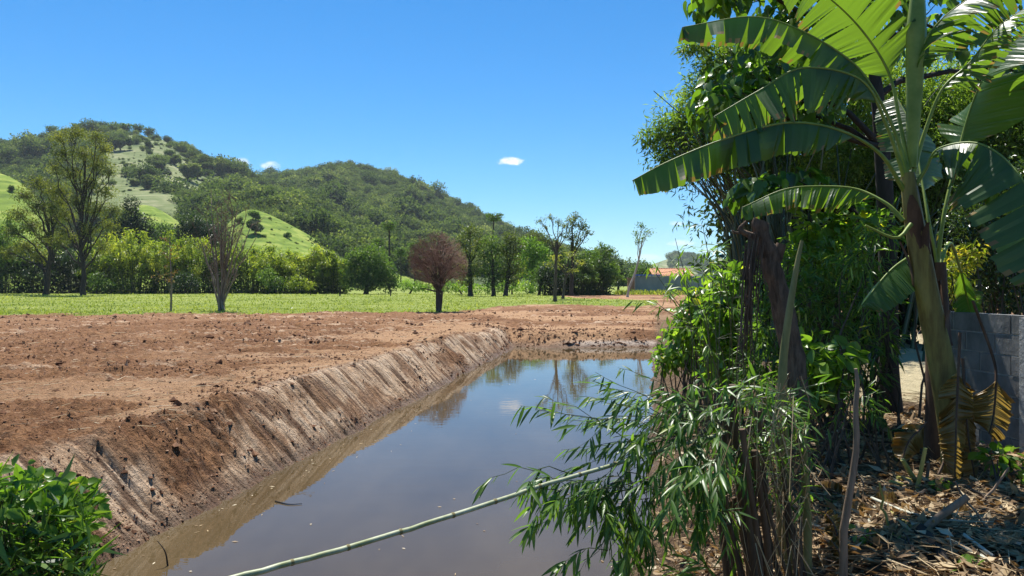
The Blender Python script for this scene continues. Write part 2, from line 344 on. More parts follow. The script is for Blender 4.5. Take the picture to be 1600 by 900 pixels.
ys = [-3000, -600, -150, -40]; y = -12.0
while y < 3000:
    ys.append(y)
    if y < 2: dy = 0.35
    elif y < 6: dy = 0.075
    elif y < 36: dy = max(0.03, 0.0038 * y)
    elif y < 70: dy = 0.0065 * y
    elif y < 130: dy = 0.012 * y
    else: dy = 0.07 * y
    y += dy
ys = np.array(ys + [3000, 6000])
un = 520
u = np.linspace(-1, 1, un); outer = np.array([1.15, 1.6, 3, 8, 30, 120, 420]); u = np.concatenate([-outer[::-1], u, outer])
half = np.maximum(7.5, 0.80 * np.maximum(ys, 0) + 2.4)
half = np.where(ys > 300, 0.8 * 300 + 2.4 + (ys - 300) * .6, half)
GX = u[None, :] * half[:, None]; GX = np.clip(GX, -6000, 6000); GY = np.broadcast_to(ys[:, None], GX.shape)
GX = GX + np.arange(GX.shape[1])[None] * 1e-4
dl, dr, df, dn = chan(GX, GY); GH = base_h(GX, GY)
GZ = height(GX, GY, False); rel, mk = relief(GX, GY, dl, dr, df, dn, GH); GZ = GZ + rel
nr, nc = GX.shape
g = Geo(); ii = np.arange(nr - 1)[:, None] * nc + np.arange(nc - 1)[None]
g.add(np.stack([GX, GY, GZ], -1).reshape(-1, 3), np.stack([ii, ii + 1, ii + nc + 1, ii + nc], -1).reshape(-1, 4))
onR = sstep(-.15, .15, dr) * sstep(60, 30, GY)
nearbank = sstep(-.1, .3, dn)
litter = np.clip(onR + nearbank, 0, 1)
pathm = sstep(0.35, 0.0, np.abs(GX - (0.525 * GY + 0.15)) - 0.55) * sstep(9.6, 10.2, GY) * sstep(34, 30, GY)
wet = sstep(0.30, 0.02, GZ + 0.06 * (fbm(GX * 3, GY * 3, 2, 60) - .5))
clay = mk['onL'] * mk['smooth'] * (.25 + .75 * sstep(.36, .5, fbm(GX * .166 * 1.6 + GY * 1.6, dl * 2.2, 3, 61))) + 0.10 * mk['lane'] * (1 - mk['onL']) * (1 - mk['g'])
pale = mk['onF'] * sstep(.34, .2, GZ) * sstep(.0, .06, GZ) * sstep(1.5, 3.5, GX - xL(GY))
# ground material
m, N, Lk, o = newmat('soil_and_meadow')
def attr(nm):
    a = N.new('ShaderNodeAttribute'); a.attribute_name = nm; return a.outputs['Fac']
tcx = N.new('ShaderNodeTexCoord')
def noise(scale, detail=5, rough=.6, stretch=(1, 1, 1), rot=0):
    mp = N.new('ShaderNodeMapping'); mp.inputs['Scale'].default_value = stretch; mp.inputs['Rotation'].default_value = (0, 0, rot); Lk.new(tcx.outputs['Object'], mp.inputs[0])
    n = N.new('ShaderNodeTexNoise'); n.inputs['Scale'].default_value = scale; n.inputs['Detail'].default_value = detail; n.inputs['Roughness'].default_value = rough; Lk.new(mp.outputs[0], n.inputs['Vector']); return n.outputs[0]
def mix(fac, a, b):
    mx = N.new('ShaderNodeMix'); mx.data_type = 'RGBA'
    for s, v in ((mx.inputs['Factor'], fac), (mx.inputs[6], a), (mx.inputs[7], b)):
        if isinstance(v, (int, float)): s.default_value = v
        elif isinstance(v, tuple): s.default_value = v
        else: Lk.new(v, s)
    return mx.outputs[2]
def mth(op, a, b, clamp=False):
    n = N.new('ShaderNodeMath'); n.operation = op; n.use_clamp = clamp
    for i, v in enumerate((a, b)):
        if isinstance(v, (int, float)): n.inputs[i].default_value = v
        else: Lk.new(v, n.inputs[i])
    return n.outputs[0]
n1 = noise(0.55, 6, .65); n2 = noise(7, 7, .7); n3 = noise(1.0, 7, .7, (.22, 1.1, 1)); n4 = noise(34, 5, .7)
soil = ramp(N, [(.30, C(.060, .025, .012)), (.42, C(.145, .066, .030)), (.54, C(.25, .128, .060)), (.70, C(.42, .25, .135))]); 
sv = mth('ADD', mth('ADD', mth('MULTIPLY', n2, .45), mth('MULTIPLY', n1, .30)), mth('MULTIPLY', n4, .25)); Lk.new(sv, soil.inputs[0])
streak = ramp(N, [(.55, C(0, 0, 0)), (.63, C(1, 1, 1))]); Lk.new(n3, streak.inputs[0])
tracked = mix(n2, C(.31, .165, .078), C(.50, .31, .165))
c1 = mix(mth('MULTIPLY', attr('lane'), .7), soil.outputs[0], tracked)
c1 = mix(mth('MULTIPLY', mth('MULTIPLY', streak.outputs[0], mth('SUBTRACT', 1.0, attr('lane'))), .62), c1, C(.60, .44, .30))
cb = N.new('ShaderNodeCombineXYZ'); Lk.new(mth('MULTIPLY', attr('bt'), 5.0), cb.inputs[0]); Lk.new(mth('MULTIPLY', attr('bd'), 0.9), cb.inputs[1])
sn_ = N.new('ShaderNodeTexNoise'); sn_.inputs['Scale'].default_value = 1.0; sn_.inputs['Detail'].default_value = 5; sn_.inputs['Roughness'].default_value = .6; Lk.new(cb.outputs[0], sn_.inputs['Vector'])
scr = ramp(N, [(.53, C(0, 0, 0)), (.60, C(1, 1, 1))]); Lk.new(sn_.outputs[0], scr.inputs[0])
# bank: smeared pale clay, bare brown soil between
cl_r = ramp(N, [(.3, C(.36, .205, .11)), (.46, C(.58, .405, .26)), (.62, C(.72, .575, .42))]); Lk.new(mth('ADD', mth('MULTIPLY', noise(2.2, 6, .65), .6), mth('MULTIPLY', n4, .4)), cl_r.inputs[0])
c2 = mix(mth('MULTIPLY', attr('clay'), mth('ADD', mth('MULTIPLY', n2, 1.1), .25), True), c1, cl_r.outputs[0])
c2 = mix(mth('MULTIPLY', mth('MULTIPLY', scr.outputs[0], attr('onbank')), .8), c2, C(.10, .05, .027))
c2 = mix(attr('pale'), c2, mix(n2, C(.30, .21, .15), C(.75, .66, .56)))
c3 = mix(mth('MULTIPLY', attr('wet'), .75), c2, C(.11, .06, .032))
lit = ramp(N, [(.3, C(.05, .03, .018)), (.5, C(.14, .092, .052)), (.72, C(.33, .23, .13))]); Lk.new(noise(11, 6, .75), lit.inputs[0])
c4 = mix(attr('litter'), c3, lit.outputs[0])
gr = ramp(N, [(.28, C(.12, .155, .03)), (.5, C(.20, .245, .045)), (.72, C(.33, .34, .10))]); Lk.new(mth('ADD', mth('MULTIPLY', noise(.16, 7, .72), .6), mth('MULTIPLY', noise(3.2, 5, .7, (.6, 1, 1)), .4)), gr.inputs[0])
c5 = mix(attr('grass'), c4, gr.outputs[0])
c5 = mix(attr('path'), c5, mix(n2, C(.44, .36, .20), C(.66, .57, .37)))
p = N.new('ShaderNodeBsdfPrincipled'); Lk.new(c5, p.inputs['Base Color']); p.inputs['Specular IOR Level'].default_value = .18
rr = N.new('ShaderNodeMapRange'); Lk.new(attr('wet'), rr.inputs[0]); rr.inputs[3].default_value = .92; rr.inputs[4].default_value = .45; Lk.new(rr.outputs[0], p.inputs['Roughness'])
b = N.new('ShaderNodeBump'); b.inputs['Strength'].default_value = 1.0; b.inputs['Distance'].default_value = .15
bh = mth('ADD', mth('MULTIPLY', n2, .8), mth('MULTIPLY', noise(26, 6, .7), .45)); bh = mth('SUBTRACT', bh, mth('MULTIPLY', mth('MULTIPLY', sn_.outputs[0], attr('onbank')), 1.6)); Lk.new(bh, b.inputs['Height']); Lk.new(b.outputs[0], p.inputs['Normal'])
Lk.new(p.outputs[0], o.inputs['Surface']); M['ground'] = m
ground = g.build('ground', m, smooth=True, kind='structure', attrs=dict(grass=mk['g'], clay=clay, wet=wet, litter=litter, lane=mk['lane'] * (1 - mk['onL']), pale=pale, path=pathm, onbank=mk['onL'], bt=GX * .166 + GY * .986 + .2 * dl, bd=dl))

# water: murky brown, calm
m, N, Lk, o = newmat('murky_water')
tcx = N.new('ShaderNodeTexCoord')
p = N.new('ShaderNodeBsdfPrincipled'); p.inputs['Roughness'].default_value = .015; p.inputs['IOR'].default_value = 1.40
wr = ramp(N, [(.35, C(.060, .042, .020)), (.65, C(.088, .064, .033))]); Lk.new(noise(.5, 4, .6, (1, .4, 1)), wr.inputs[0]); Lk.new(wr.outputs[0], p.inputs['Base Color'])
b = N.new('ShaderNodeBump'); b.inputs['Strength'].default_value = .06; b.inputs['Distance'].default_value = .03
bh = mth('ADD', mth('MULTIPLY', noise(2.6, 3, .5, (.55, 1.6, 1), .2), .7), mth('MULTIPLY', noise(.7, 2, .5, (.8, 1.4, 1)), .6)); Lk.new(bh, b.inputs['Height']); Lk.new(b.outputs[0], p.inputs['Normal'])
Lk.new(p.outputs[0], o.inputs['Surface'])
g = Geo(); wy = np.linspace(1.5, 38.5, 40); wx0 = xL(wy) - 1.2; wx1 = xR(wy) + 1.6; tt = np.linspace(0, 1, 12)
WX = wx0[:, None] + (wx1 - wx0)[:, None] * tt; WY = np.broadcast_to(wy[:, None], WX.shape); ii = np.arange(39)[:, None] * 12 + np.arange(11)[None]
g.add(np.stack([WX, WY, 0 * WX], -1).reshape(-1, 3), np.stack([ii, ii + 1, ii + 13, ii + 12], -1).reshape(-1, 4))
g.build('water', m, smooth=True, kind='structure')

# scum and leaf bits drifting near the edges
r = np.random.default_rng(69); n = 420; y_ = 6 + 28 * r.random(n) ** 1.4; k_ = r.random(n) < .6; x_ = np.where(k_, xL(y_) + np.abs(r.normal(0, .35, n)) + .12, xR(y_) - np.abs(r.normal(0, .6, n)) - .05); x_ = np.where(r.random(n) < .25, r.uniform(xL(y_) + .3, xR(y_) - .2), x_)
g = Geo(); cards(g, np.stack([x_, y_, np.full(n, .006)], -1), nrm(np.stack([r.normal(size=n), r.normal(size=n), 0 * x_], -1)), [0, 0, 1.0], r.uniform(.02, .09, n), r.uniform(.01, .03, n), 0, r.random(n), fold=.05, bend=.0); DRIFT = g
# loose clods on the worked soil and the banks
r = np.random.default_rng(70)
ico = np.array([[0, 0, 1.0], [1, 0, 0], [0, 1, 0], [-1, 0, 0], [0, -1, 0], [0, 0, -1]]); icf = np.array([[0, 1, 2], [0, 2, 3], [0, 3, 4], [0, 4, 1], [5, 2, 1], [5, 3, 2], [5, 4, 3], [5, 1, 4]])
def clods(g, x, y, s, flat=.75, sink=.45, rnd=None):
    n = len(x); z = height(x, y); V = ico[None] * (1 + .36 * r.normal(size=(n, 6, 1))) + .2 * r.normal(size=(n, 6, 3))
    sc3 = np.stack([s * r.uniform(.7, 1.5, n), s * r.uniform(.7, 1.3, n), s * flat * r.uniform(.6, 1.2, n)], -1)
    V = V * sc3[:, None]; a = r.random(n) * 6.28; ca, sa = np.cos(a)[:, None], np.sin(a)[:, None]
    V = np.stack([V[..., 0] * ca - V[..., 1] * sa, V[..., 0] * sa + V[..., 1] * ca, V[..., 2]], -1)
    V = V + np.stack([x, y, z + s * flat * (0.5 - sink)], -1)[:, None]
    f = (np.arange(n)[:, None, None] * 6 + icf[None]).reshape(-1, 3)
    g.add(V.reshape(-1, 3), f, 0, np.repeat(r.random(n) if rnd is None else rnd, 8))
g = Geo()
D_ = 6 * (52 / 6) ** r.random(60000); a_ = r.uniform(-.78, .34, 60000); x_ = a_ * D_; y_ = D_
dl_, dr_, df_, dn_ = chan(x_, y_); keep = ((dl_ > 1.0) | (df_ > .25)) & (dr_ < 0.3) & (grassmask(x_, y_) < .4)
patch = fbm(x_ * .25, y_ * .4, 3, 71); keep &= r.random(60000) < sstep(.42, .62, patch) * .8 + .22
x_, y_ = x_[keep], y_[keep]
clods(g, x_, y_, np.minimum(.011 * r.lognormal(0.15, .55, len(x_)) * (.6 + y_ / 24), .12))
nb = 2600; t_ = 8 + 26 * r.random(nb) ** 1.6; dd_ = r.uniform(.05, 1.15, nb) ** 1.2; x_ = xL(t_) - dd_ / .986; sz_ = .010 * (.5 + t_ / 16); patch = fbm(t_ * .8, dd_ * 1.4, 3, 72); k_ = r.random(nb) < sstep(.42, .62, patch) + .02
clods(g, x_[k_], t_[k_], sz_[k_] * r.lognormal(0.2, .45, k_.sum()))
nb = 70; D_ = r.uniform(12, 45, nb); x_ = r.uniform(-.72, .1, nb) * D_; k_ = chan(x_, D_)[0] > 1.6; clods(g, x_[k_], D_[k_], (.05 * r.lognormal(0, .4, nb) * (.7 + D_ / 40))[k_], rnd=r.uniform(0, .4, nb)[k_])
nb = 700; t_ = 7.6 + 26 * r.random(nb) ** 1.5; x_ = xL(t_) - r.normal(.10, .08, nb)
clods(g, x_, t_, .008 * (.4 + t_ / 14) * r.lognormal(.1, .45, nb), rnd=r.uniform(.4, 1, nb))
nb = 1100; x_ = r.uniform(-2, 6.5, nb); y_ = Y_FAR + r.uniform(.1, 2.2, nb); clods(g, x_, y_, .028 * r.lognormal(.2, .5, nb))
M['clod'] = rndmat('soil_clods', [(0, C(.07, .035, .02)), (.5, C(.16, .08, .045)), (.85, C(.24, .135, .08)), (1, C(.36, .24, .16))], .95, .1)
tag(g.build('soil_clods', M['clod'], kind='stuff'), 'loose brown clods of earth scattered over the dug field and banks', 'soil')
# straw and bits of root lying on the soil
g = Geo(); n = 1500; D_ = 9 * (40 / 9) ** r.random(n); a_ = r.uniform(-.75, .2, n); x_ = a_ * D_; dl_ = chan(x_, D_)[0]; k_ = (dl_ > .9) & (grassmask(x_, D_) < .3); x_, y_ = x_[k_], D_[k_]; n = len(x_)
L_ = r.uniform(.08, .4, n) * (.7 + y_ / 40); an = r.normal(0, .7, n); z_ = height(x_, y_) + .015
P0 = np.stack([x_, y_, z_], -1); P1 = P0 + np.stack([np.cos(an) * L_, np.sin(an) * L_, r.uniform(-.01, .05, n)], -1)
sticks(g, P0, P1, .004 + y_ * .00012, .003, 0, r.random(n)); 
tag(g.build('dry_straw', M['straw'], kind='stuff'), 'thin pale straw and root bits scattered on the bare soil', 'straw')
DRIFT_O = DRIFT.build('floating_debris', M['straw'], kind='stuff'); tag(DRIFT_O, 'bits of leaf and straw floating along the edges of the water', 'debris')
# meadow grass
g = Geo(); n = 80000; D_ = 43 * (118 / 43) ** (r.random(n) ** 1.35); a_ = r.uniform(-.80, .30, n); x_ = a_ * D_; k_ = r.random(n) < grassmask(x_, D_) * (.25 + .9 * fbm(x_ * .22, D_ * .22, 3, 75)); x_, y_ = x_[k_], D_[k_]; n = len(x_)
h_ = np.clip(r.lognormal(-2.95, .4, n), .02, .2) * (.75 + y_ / 150); z_ = height(x_, y_) - .02
dd_ = nrm(np.stack([r.normal(0, .55, n), r.normal(0, .55, n), np.ones(n)], -1)); nn_ = nrm(np.stack([r.normal(size=n), r.normal(size=n), .4 * np.ones(n)], -1))
val = np.clip(.25 + .55 * fbm(x_ * .12, y_ * .12, 3, 76) + r.normal(0, .16, n), 0, 1)
cards(g, np.stack([x_, y_, z_], -1), dd_, nn_, h_ * 1.5, h_ * .6 + y_ * .0005, 0, val, mid=.35)
tag(g.build('meadow_grass', M['grass'], kind='stuff'), 'short bright green grass of the meadow behind the bare soil', 'grass')

# ------------------------------------------------------------------ hills
def hillmat(name, a, b_, c, terr=0.0, sc_=.03):
    m, N_, L_, o = newmat(name); tcx = N_.new('ShaderNodeTexCoord')
    n = N_.new('ShaderNodeTexNoise'); n.inputs['Scale'].default_value = sc_; n.inputs['Detail'].default_value = 8; n.inputs['Roughness'].default_value = .68; L_.new(tcx.outputs['Object'], n.inputs['Vector'])
    mp = N_.new('ShaderNodeMapping'); mp.inputs['Scale'].default_value = (.12, .12, 1.1); L_.new(tcx.outputs['Object'], mp.inputs[0])
    n2 = N_.new('ShaderNodeTexNoise'); n2.inputs['Scale'].default_value = .9; n2.inputs['Detail'].default_value = 4; L_.new(mp.outputs[0], n2.inputs['Vector'])
    ad = N_.new('ShaderNodeMath'); ad.operation = 'MULTIPLY_ADD'; L_.new(n2.outputs[0], ad.inputs[0]); ad.inputs[1].default_value = terr; 
    sb = N_.new('ShaderNodeMath'); sb.operation = 'SUBTRACT'; L_.new(n.outputs[0], sb.inputs[0]); sb.inputs[1].default_value = terr * .5; L_.new(sb.outputs[0], ad.inputs[2])
    rp = ramp(N_, [(.32, a), (.5, b_), (.68, c)]); L_.new(ad.outputs[0], rp.inputs[0])
    p = N_.new('ShaderNodeBsdfPrincipled'); p.inputs['Roughness'].default_value = .95; p.inputs['Specular IOR Level'].default_value = .1; L_.new(rp.outputs[0], p.inputs['Base Color'])
    bb = N_.new('ShaderNodeBump'); bb.inputs['Strength'].default_value = .5; bb.inputs['Distance'].default_value = .8; L_.new(ad.outputs[0], bb.inputs['Height']); L_.new(bb.outputs[0], p.inputs['Normal'])
    L_.new(p.outputs[0], o.inputs['Surface']); return m
M['pasture'] = hillmat('pale_hill_pasture', C(.075, .105, .036), C(.145, .175, .07), C(.26, .255, .14), .6)
M['pasture2'] = hillmat('green_hill_pasture', C(.085, .135, .02), C(.145, .21, .03), C(.25, .29, .06), .8, .09)
M['forestfloor'] = hillmat('forest_floor', C(.035, .055, .02), C(.055, .08, .028), C(.08, .105, .04))
HILLS = {}
def hill(name, crest, Dc, Db, mat, amp=6, seed=1, p=1.0, lower=0.0, back=1.5):
    cp = np.array(crest, float); px = np.arange(cp[0, 0], cp[-1, 0] + 1, 5.0); n = len(px)
    # smooth crest line
    py = np.interp(px, cp[:, 0], cp[:, 1]); ker = np.ones(7) / 7; pyp = np.pad(py, 3, mode='edge'); py = np.convolve(pyp, ker, 'valid') + lower
    zc = CZ + (HOR - py) / FPX * Dc
    t = np.concatenate([np.linspace(0, 1, 46), np.linspace(1.04, back, 10)])
    PX = np.broadcast_to(px[None], (len(t), n)); T_ = t[:, None]
    D = Db + (Dc - Db) * T_ + 0 * PX; X = (PX - 800) / FPX * D
    prof = np.where(T_ <= 1, T_ ** p, 1 - (T_ - 1) ** 1.3 * 1.2)
    z0 = 1.0
    env = np.sin(np.clip(T_, 0, 1) * math.pi) ** .8
    Z = z0 + (zc[None] - z0) * prof + amp * env * (fbm(X / 75, D / 150, 4, seed) - .5) * 2
    Z = np.where(T_ > 1, np.maximum(Z, -5), Z)
    HILLS[name] = (px, t, X, D, Z)
    g = Geo(); nc_ = n; ii = np.arange(len(t) - 1)[:, None] * nc_ + np.arange(nc_ - 1)[None]
    g.add(np.stack([X, D, Z], -1).reshape(-1, 3), np.stack([ii, ii + 1, ii + nc_ + 1, ii + nc_], -1).reshape(-1, 4))
    o = g.build(name.split('#')[0], M[mat], smooth=True, kind='structure'); return o
def onhill(name, px, t):
    gx, gt, X, D, Z = HILLS[name]; i = np.clip((px - gx[0]) / 5.0, 0, len(gx) - 1.001); j = np.interp(t, gt, np.arange(len(gt))); j = np.clip(j, 0, len(gt) - 1.001)
    i0 = i.astype(int); j0 = j.astype(int); fi = (i - i0)[:, None]; fj = (j - j0)[:, None]; A = np.stack([X, D, Z], -1)
    return (A[j0, i0] * (1 - fi) + A[j0, i0 + 1] * fi) * (1 - fj) + (A[j0 + 1, i0] * (1 - fi) + A[j0 + 1, i0 + 1] * fi) * fj
def project(P): return 800 + FPX * P[:, 0] / P[:, 1], HOR - FPX * (P[:, 2] - CZ) / P[:, 1]
hill('hill_left', [(-260, 300), (-120, 250), (0, 217), (60, 204), (130, 195), (200, 197), (260, 208), (320, 240), (380, 263), (440, 290), (520, 330), (600, 380), (680, 425)], 620, 250, 'pasture', 9, 3, .92, 11)
hill('hill_right', [(250, 330), (330, 290), (400, 272), (460, 263), (500, 255), (545, 251), (600, 259), (650, 277), (700, 301), (750, 326), (800, 350), (850, 374), (900, 398), (960, 425), (1010, 440)], 830, 300, 'forestfloor', 16, 9, .95, 11)
hill('hill_spur', [(250, 320), (300, 296), (350, 288), (400, 288), (467, 300), (533, 342), (593, 372), (640, 400), (690, 430)], 430, 210, 'forestfloor', 7, 14, .95, 12)
hill('pasture_rise', [(180, 345), (205, 322), (230, 318), (255, 330), (290, 354), (320, 385), (345, 420)], 262, 185, 'pasture2', 3.2, 21, .9)
hill('pasture_rise#b', [(320, 420), (345, 362), (373, 331), (395, 325), (430, 339), (470, 360), (520, 389), (560, 415), (590, 435)], 246, 175, 'pasture2', 3.2, 22, .9)
hill('pasture_rise#c', [(525, 400), (550, 380), (575, 378), (605, 392), (640, 414), (680, 436)], 300, 200, 'pasture2', 3.2, 25, .9)
hill('pasture_rise#d', [(-160, 260), (-60, 258), (0, 270), (20, 278), (45, 294), (60, 312), (80, 345), (100, 400)], 240, 170, 'pasture2', 1.0, 27, .9)
hill('hill_far', [(960, 438), (1000, 420), (1020, 413), (1050, 402), (1068, 397), (1090, 402), (1110, 412), (1135, 425), (1180, 436), (1300, 438)], 1700, 1100, 'pasture', 8, 31, .95)
hill('hill_far#b', [(1080, 432), (1200, 415), (1350, 390), (1500, 372), (1650, 380), (1800, 420), (1900, 440)], 1500, 900, 'forestfloor', 8, 33, .95)

# wooded slopes (far wood, one mass): crowns instanced on points of the slopes
from_poly = lambda poly, x, y: np.array([sum(((poly[i][1] > b_) != (poly[i - 1][1] > b_)) and (a_ < (poly[i - 1][0] - poly[i][0]) * (b_ - poly[i][1]) / (poly[i - 1][1] - poly[i][1]) + poly[i][0]) for i in range(len(poly))) % 2 == 1 for a_, b_ in zip(x, y)])
OPEN1 = [(140, 345), (130, 300), (155, 262), (168, 230), (205, 208), (245, 210), (282, 236), (312, 262), (360, 284), (420, 306), (405, 328), (330, 310), (300, 335), (240, 350)]
r = np.random.default_rng(90)
CROWNS = []
for k in range(6):
    g = Geo(); cl = [[r.normal() * .34, r.normal() * .34, .55 + r.normal() * .16, .62 * r.uniform(.7, 1.15), .62 * r.uniform(.7, 1.15), .5 * r.uniform(.7, 1.2)] for _ in range(6)]
    blobs(g, cl, 75, .15, .11, 0, .1, .45, 900 + k, .15, .85, .3, .6); o_ = bpy.data.objects.new('forest_crown', g.mesh('forest_crown', M['forest'])); CROWNS.append(o_)
def wood(name, hl, n, pxr, tr, Rm, label, op=None, sparse=.05):
    px = r.uniform(pxr[0], pxr[1], n); t = tr[0] + (tr[1] - tr[0]) * r.random(n) ** .85; P = onhill(hl, px, t); qx, qy = project(P)
    keep = np.ones(n, bool)
    if op is not None:
        ins = from_poly(op, qx, qy); nz2 = fbm(P[:, 0] / 40, P[:, 1] / 60, 3, 91); keep = (~ins & (nz2 > .3)) | (r.random(n) < sparse * (nz2 > .5))
    P = P[keep]; k = len(P); R = Rm * r.lognormal(-.05, .45, k) * (.65 + .7 * fbm(P[:, 0] / 25, P[:, 1] / 25, 2, 93)) * (1 - .35 * sstep(.9, 1.0, t[keep]))
    me = bpy.data.meshes.new(name); me.vertices.add(k); me.vertices.foreach_set('co', (P - [0, 0, .4]).astype(np.float32).ravel())
    for nm, arr, ty in (('csize', R, 'FLOAT'), ('cturn', r.random(k) * 6.28, 'FLOAT'), ('cpick', r.integers(0, 6, k), 'INT')):
        a = me.attributes.new(nm, ty, 'POINT'); a.data.foreach_set('value', arr.astype(np.float32 if ty == 'FLOAT' else np.int32))
    o = bpy.data.objects.new(name, me); COL.objects.link(o); tag(o, label, 'forest'); o['kind'] = 'stuff'
    nt = bpy.data.node_groups.new('crown_scatter', 'GeometryNodeTree'); nt.interface.new_socket('Geometry', in_out='INPUT', socket_type='NodeSocketGeometry'); nt.interface.new_socket('Geometry', in_out='OUTPUT', socket_type='NodeSocketGeometry')
    N_ = nt.nodes; K = nt.links; gi = N_.new('NodeGroupInput'); go = N_.new('NodeGroupOutput'); g2i = N_.new('GeometryNodeGeometryToInstance'); iop = N_.new('GeometryNodeInstanceOnPoints')
    for ob in reversed(CROWNS):
        oi = N_.new('GeometryNodeObjectInfo'); oi.inputs['Object'].default_value = ob; oi.inputs['As Instance'].default_value = True; K.new(oi.outputs['Geometry'], g2i.inputs[0])
    def na(nm, ty):
        q = N_.new('GeometryNodeInputNamedAttribute'); q.data_type = ty; q.inputs['Name'].default_value = nm; return q.outputs['Attribute']
    K.new(gi.outputs[0], iop.inputs['Points']); K.new(g2i.outputs[0], iop.inputs['Instance']); iop.inputs['Pick Instance'].default_value = True; K.new(na('cpick', 'INT'), iop.inputs['Instance Index'])
    cx = N_.new('ShaderNodeCombineXYZ'); K.new(na('cturn', 'FLOAT'), cx.inputs[2]); K.new(cx.outputs[0], iop.inputs['Rotation']); K.new(na('csize', 'FLOAT'), iop.inputs['Scale']); K.new(iop.outputs[0], go.inputs[0])
    md = o.modifiers.new('crowns', 'NODES'); md.node_group = nt
wood('hillside_forest', 'hill_right', 13000, (260, 1005), (.05, 1.0), 3.2, 'dense dark green forest covering the right hill')
wood('hillside_forest', 'hill_left', 10000, (-220, 560), (.1, 1.0), 2.8, 'dark woodland around the pale pasture of the left hill', OPEN1, .05)
wood('pasture_scrub', 'hill_left', 800, (130, 440), (.35, 1.0), .8, 'low scrub dotted over the pale pasture of the left hill')
wood('pasture_scrub', 'pasture_rise#b', 130, (340, 560), (.3, .98), .4, 'low scrub dotted over the bright pasture slope')
wood('hillside_forest', 'hill_spur', 4200, (255, 680), (.1, 1.02), 2.7, 'dark wooded spur in front of the right hill')
wood('hillside_forest', 'hill_far', 700, (1045, 1160), (.5, 1.0), 4.5, 'blue green wood on the small distant hill')
wood('hillside_forest', 'hill_far#b', 1500, (1100, 1880), (.3, 1.0), 9, 'distant wooded hill behind the right bank')

# ------------------------------------------------------------------ trees and hedges of the middle distance
def gz(x, y): return float(height(np.array([x]), np.array([y]))[0])
def gpt(px, D, dz=0.0):
    x = (px - 800) / FPX * D; return np.array([x, D, gz(x, D) + dz])
def pxclumps(lst, D, seed=0):
    r = np.random.default_rng(seed); out = []
    for c in lst:
        px, py, rx, ry = c[:4]; dd = c[4] if len(c) > 4 else r.uniform(-.35, .35) * rx / FPX * D
        p = W(px, py, D + dd); s = D / FPX; out.append([p[0], p[1], p[2], rx * s, rx * s * .9, ry * s])
    return np.array(out)
def px_tree(name, label, cat, base, D, clumps, tr, leaf, dens, mat, bark='bark', top=None, lean=None, group=None, seed=1, droop=.2, shell=.5, rough=.3, limbs=True, lo=0., hi=1., sub=3, aspect=.6, bend=.06):
    r = np.random.default_rng(seed); b0 = gpt(base, D, -.05); root = thing(name, label, cat, b0, group); s = D / FPX
    cl = pxclumps(clumps, D, seed)
    g = Geo()
    if top is None: top = (base + (np.mean([c[0] for c in clumps]) - base) * .7, np.mean([c[1] for c in clumps]))
    tp = W(top[0], top[1], D)
    path = [b0] + ([W(q[0], q[1], D) for q in lean] if lean else []) + [tp]
    P = polyline(path, 14); P[1:-1, :2] += r.normal(size=(12, 2)) * .004 * np.linalg.norm(tp - b0)
    rt = tr * s; tube(g, P, np.interp(np.linspace(0, 1, 14), [0, .06, .5, 1], [rt * 1.35, rt, rt * .75, rt * .35]), 8)
    if limbs:
        for c in cl:
            zf = np.clip((c[2] - b0[2]) / max(tp[2] - b0[2], .1), .3, 1.3); k = int(np.clip((zf * .62 + r.uniform(-.06, .06)) * 13, 3, 13))
            st = P[k]; rl = rt * np.interp(k, [0, 13], [.55, .3]); Q = curve(st, c[:3], bend, .08, 7, .02, r)
            tube(g, Q, np.linspace(rl, rl * .3, 7), 5)
            for q in range(sub):
                e = c[:3] + rdir(1, r)[0] * c[3:6] * .8; tube(g, curve(Q[4 + q % 3], e, .08, .08, 5, .02, r), np.linspace(rl * .42, rl * .1, 5), 4)
    g.build('trunk', M[bark], root, smooth=True)
    g2 = Geo(); blobs(g2, cl, dens * 3.2, leaf * 1.25 * s, leaf * s * aspect, 0, droop, shell, seed + 5, lo, hi, rough)
    g2.build('crown', M[mat], root, kind='stuff'); return root

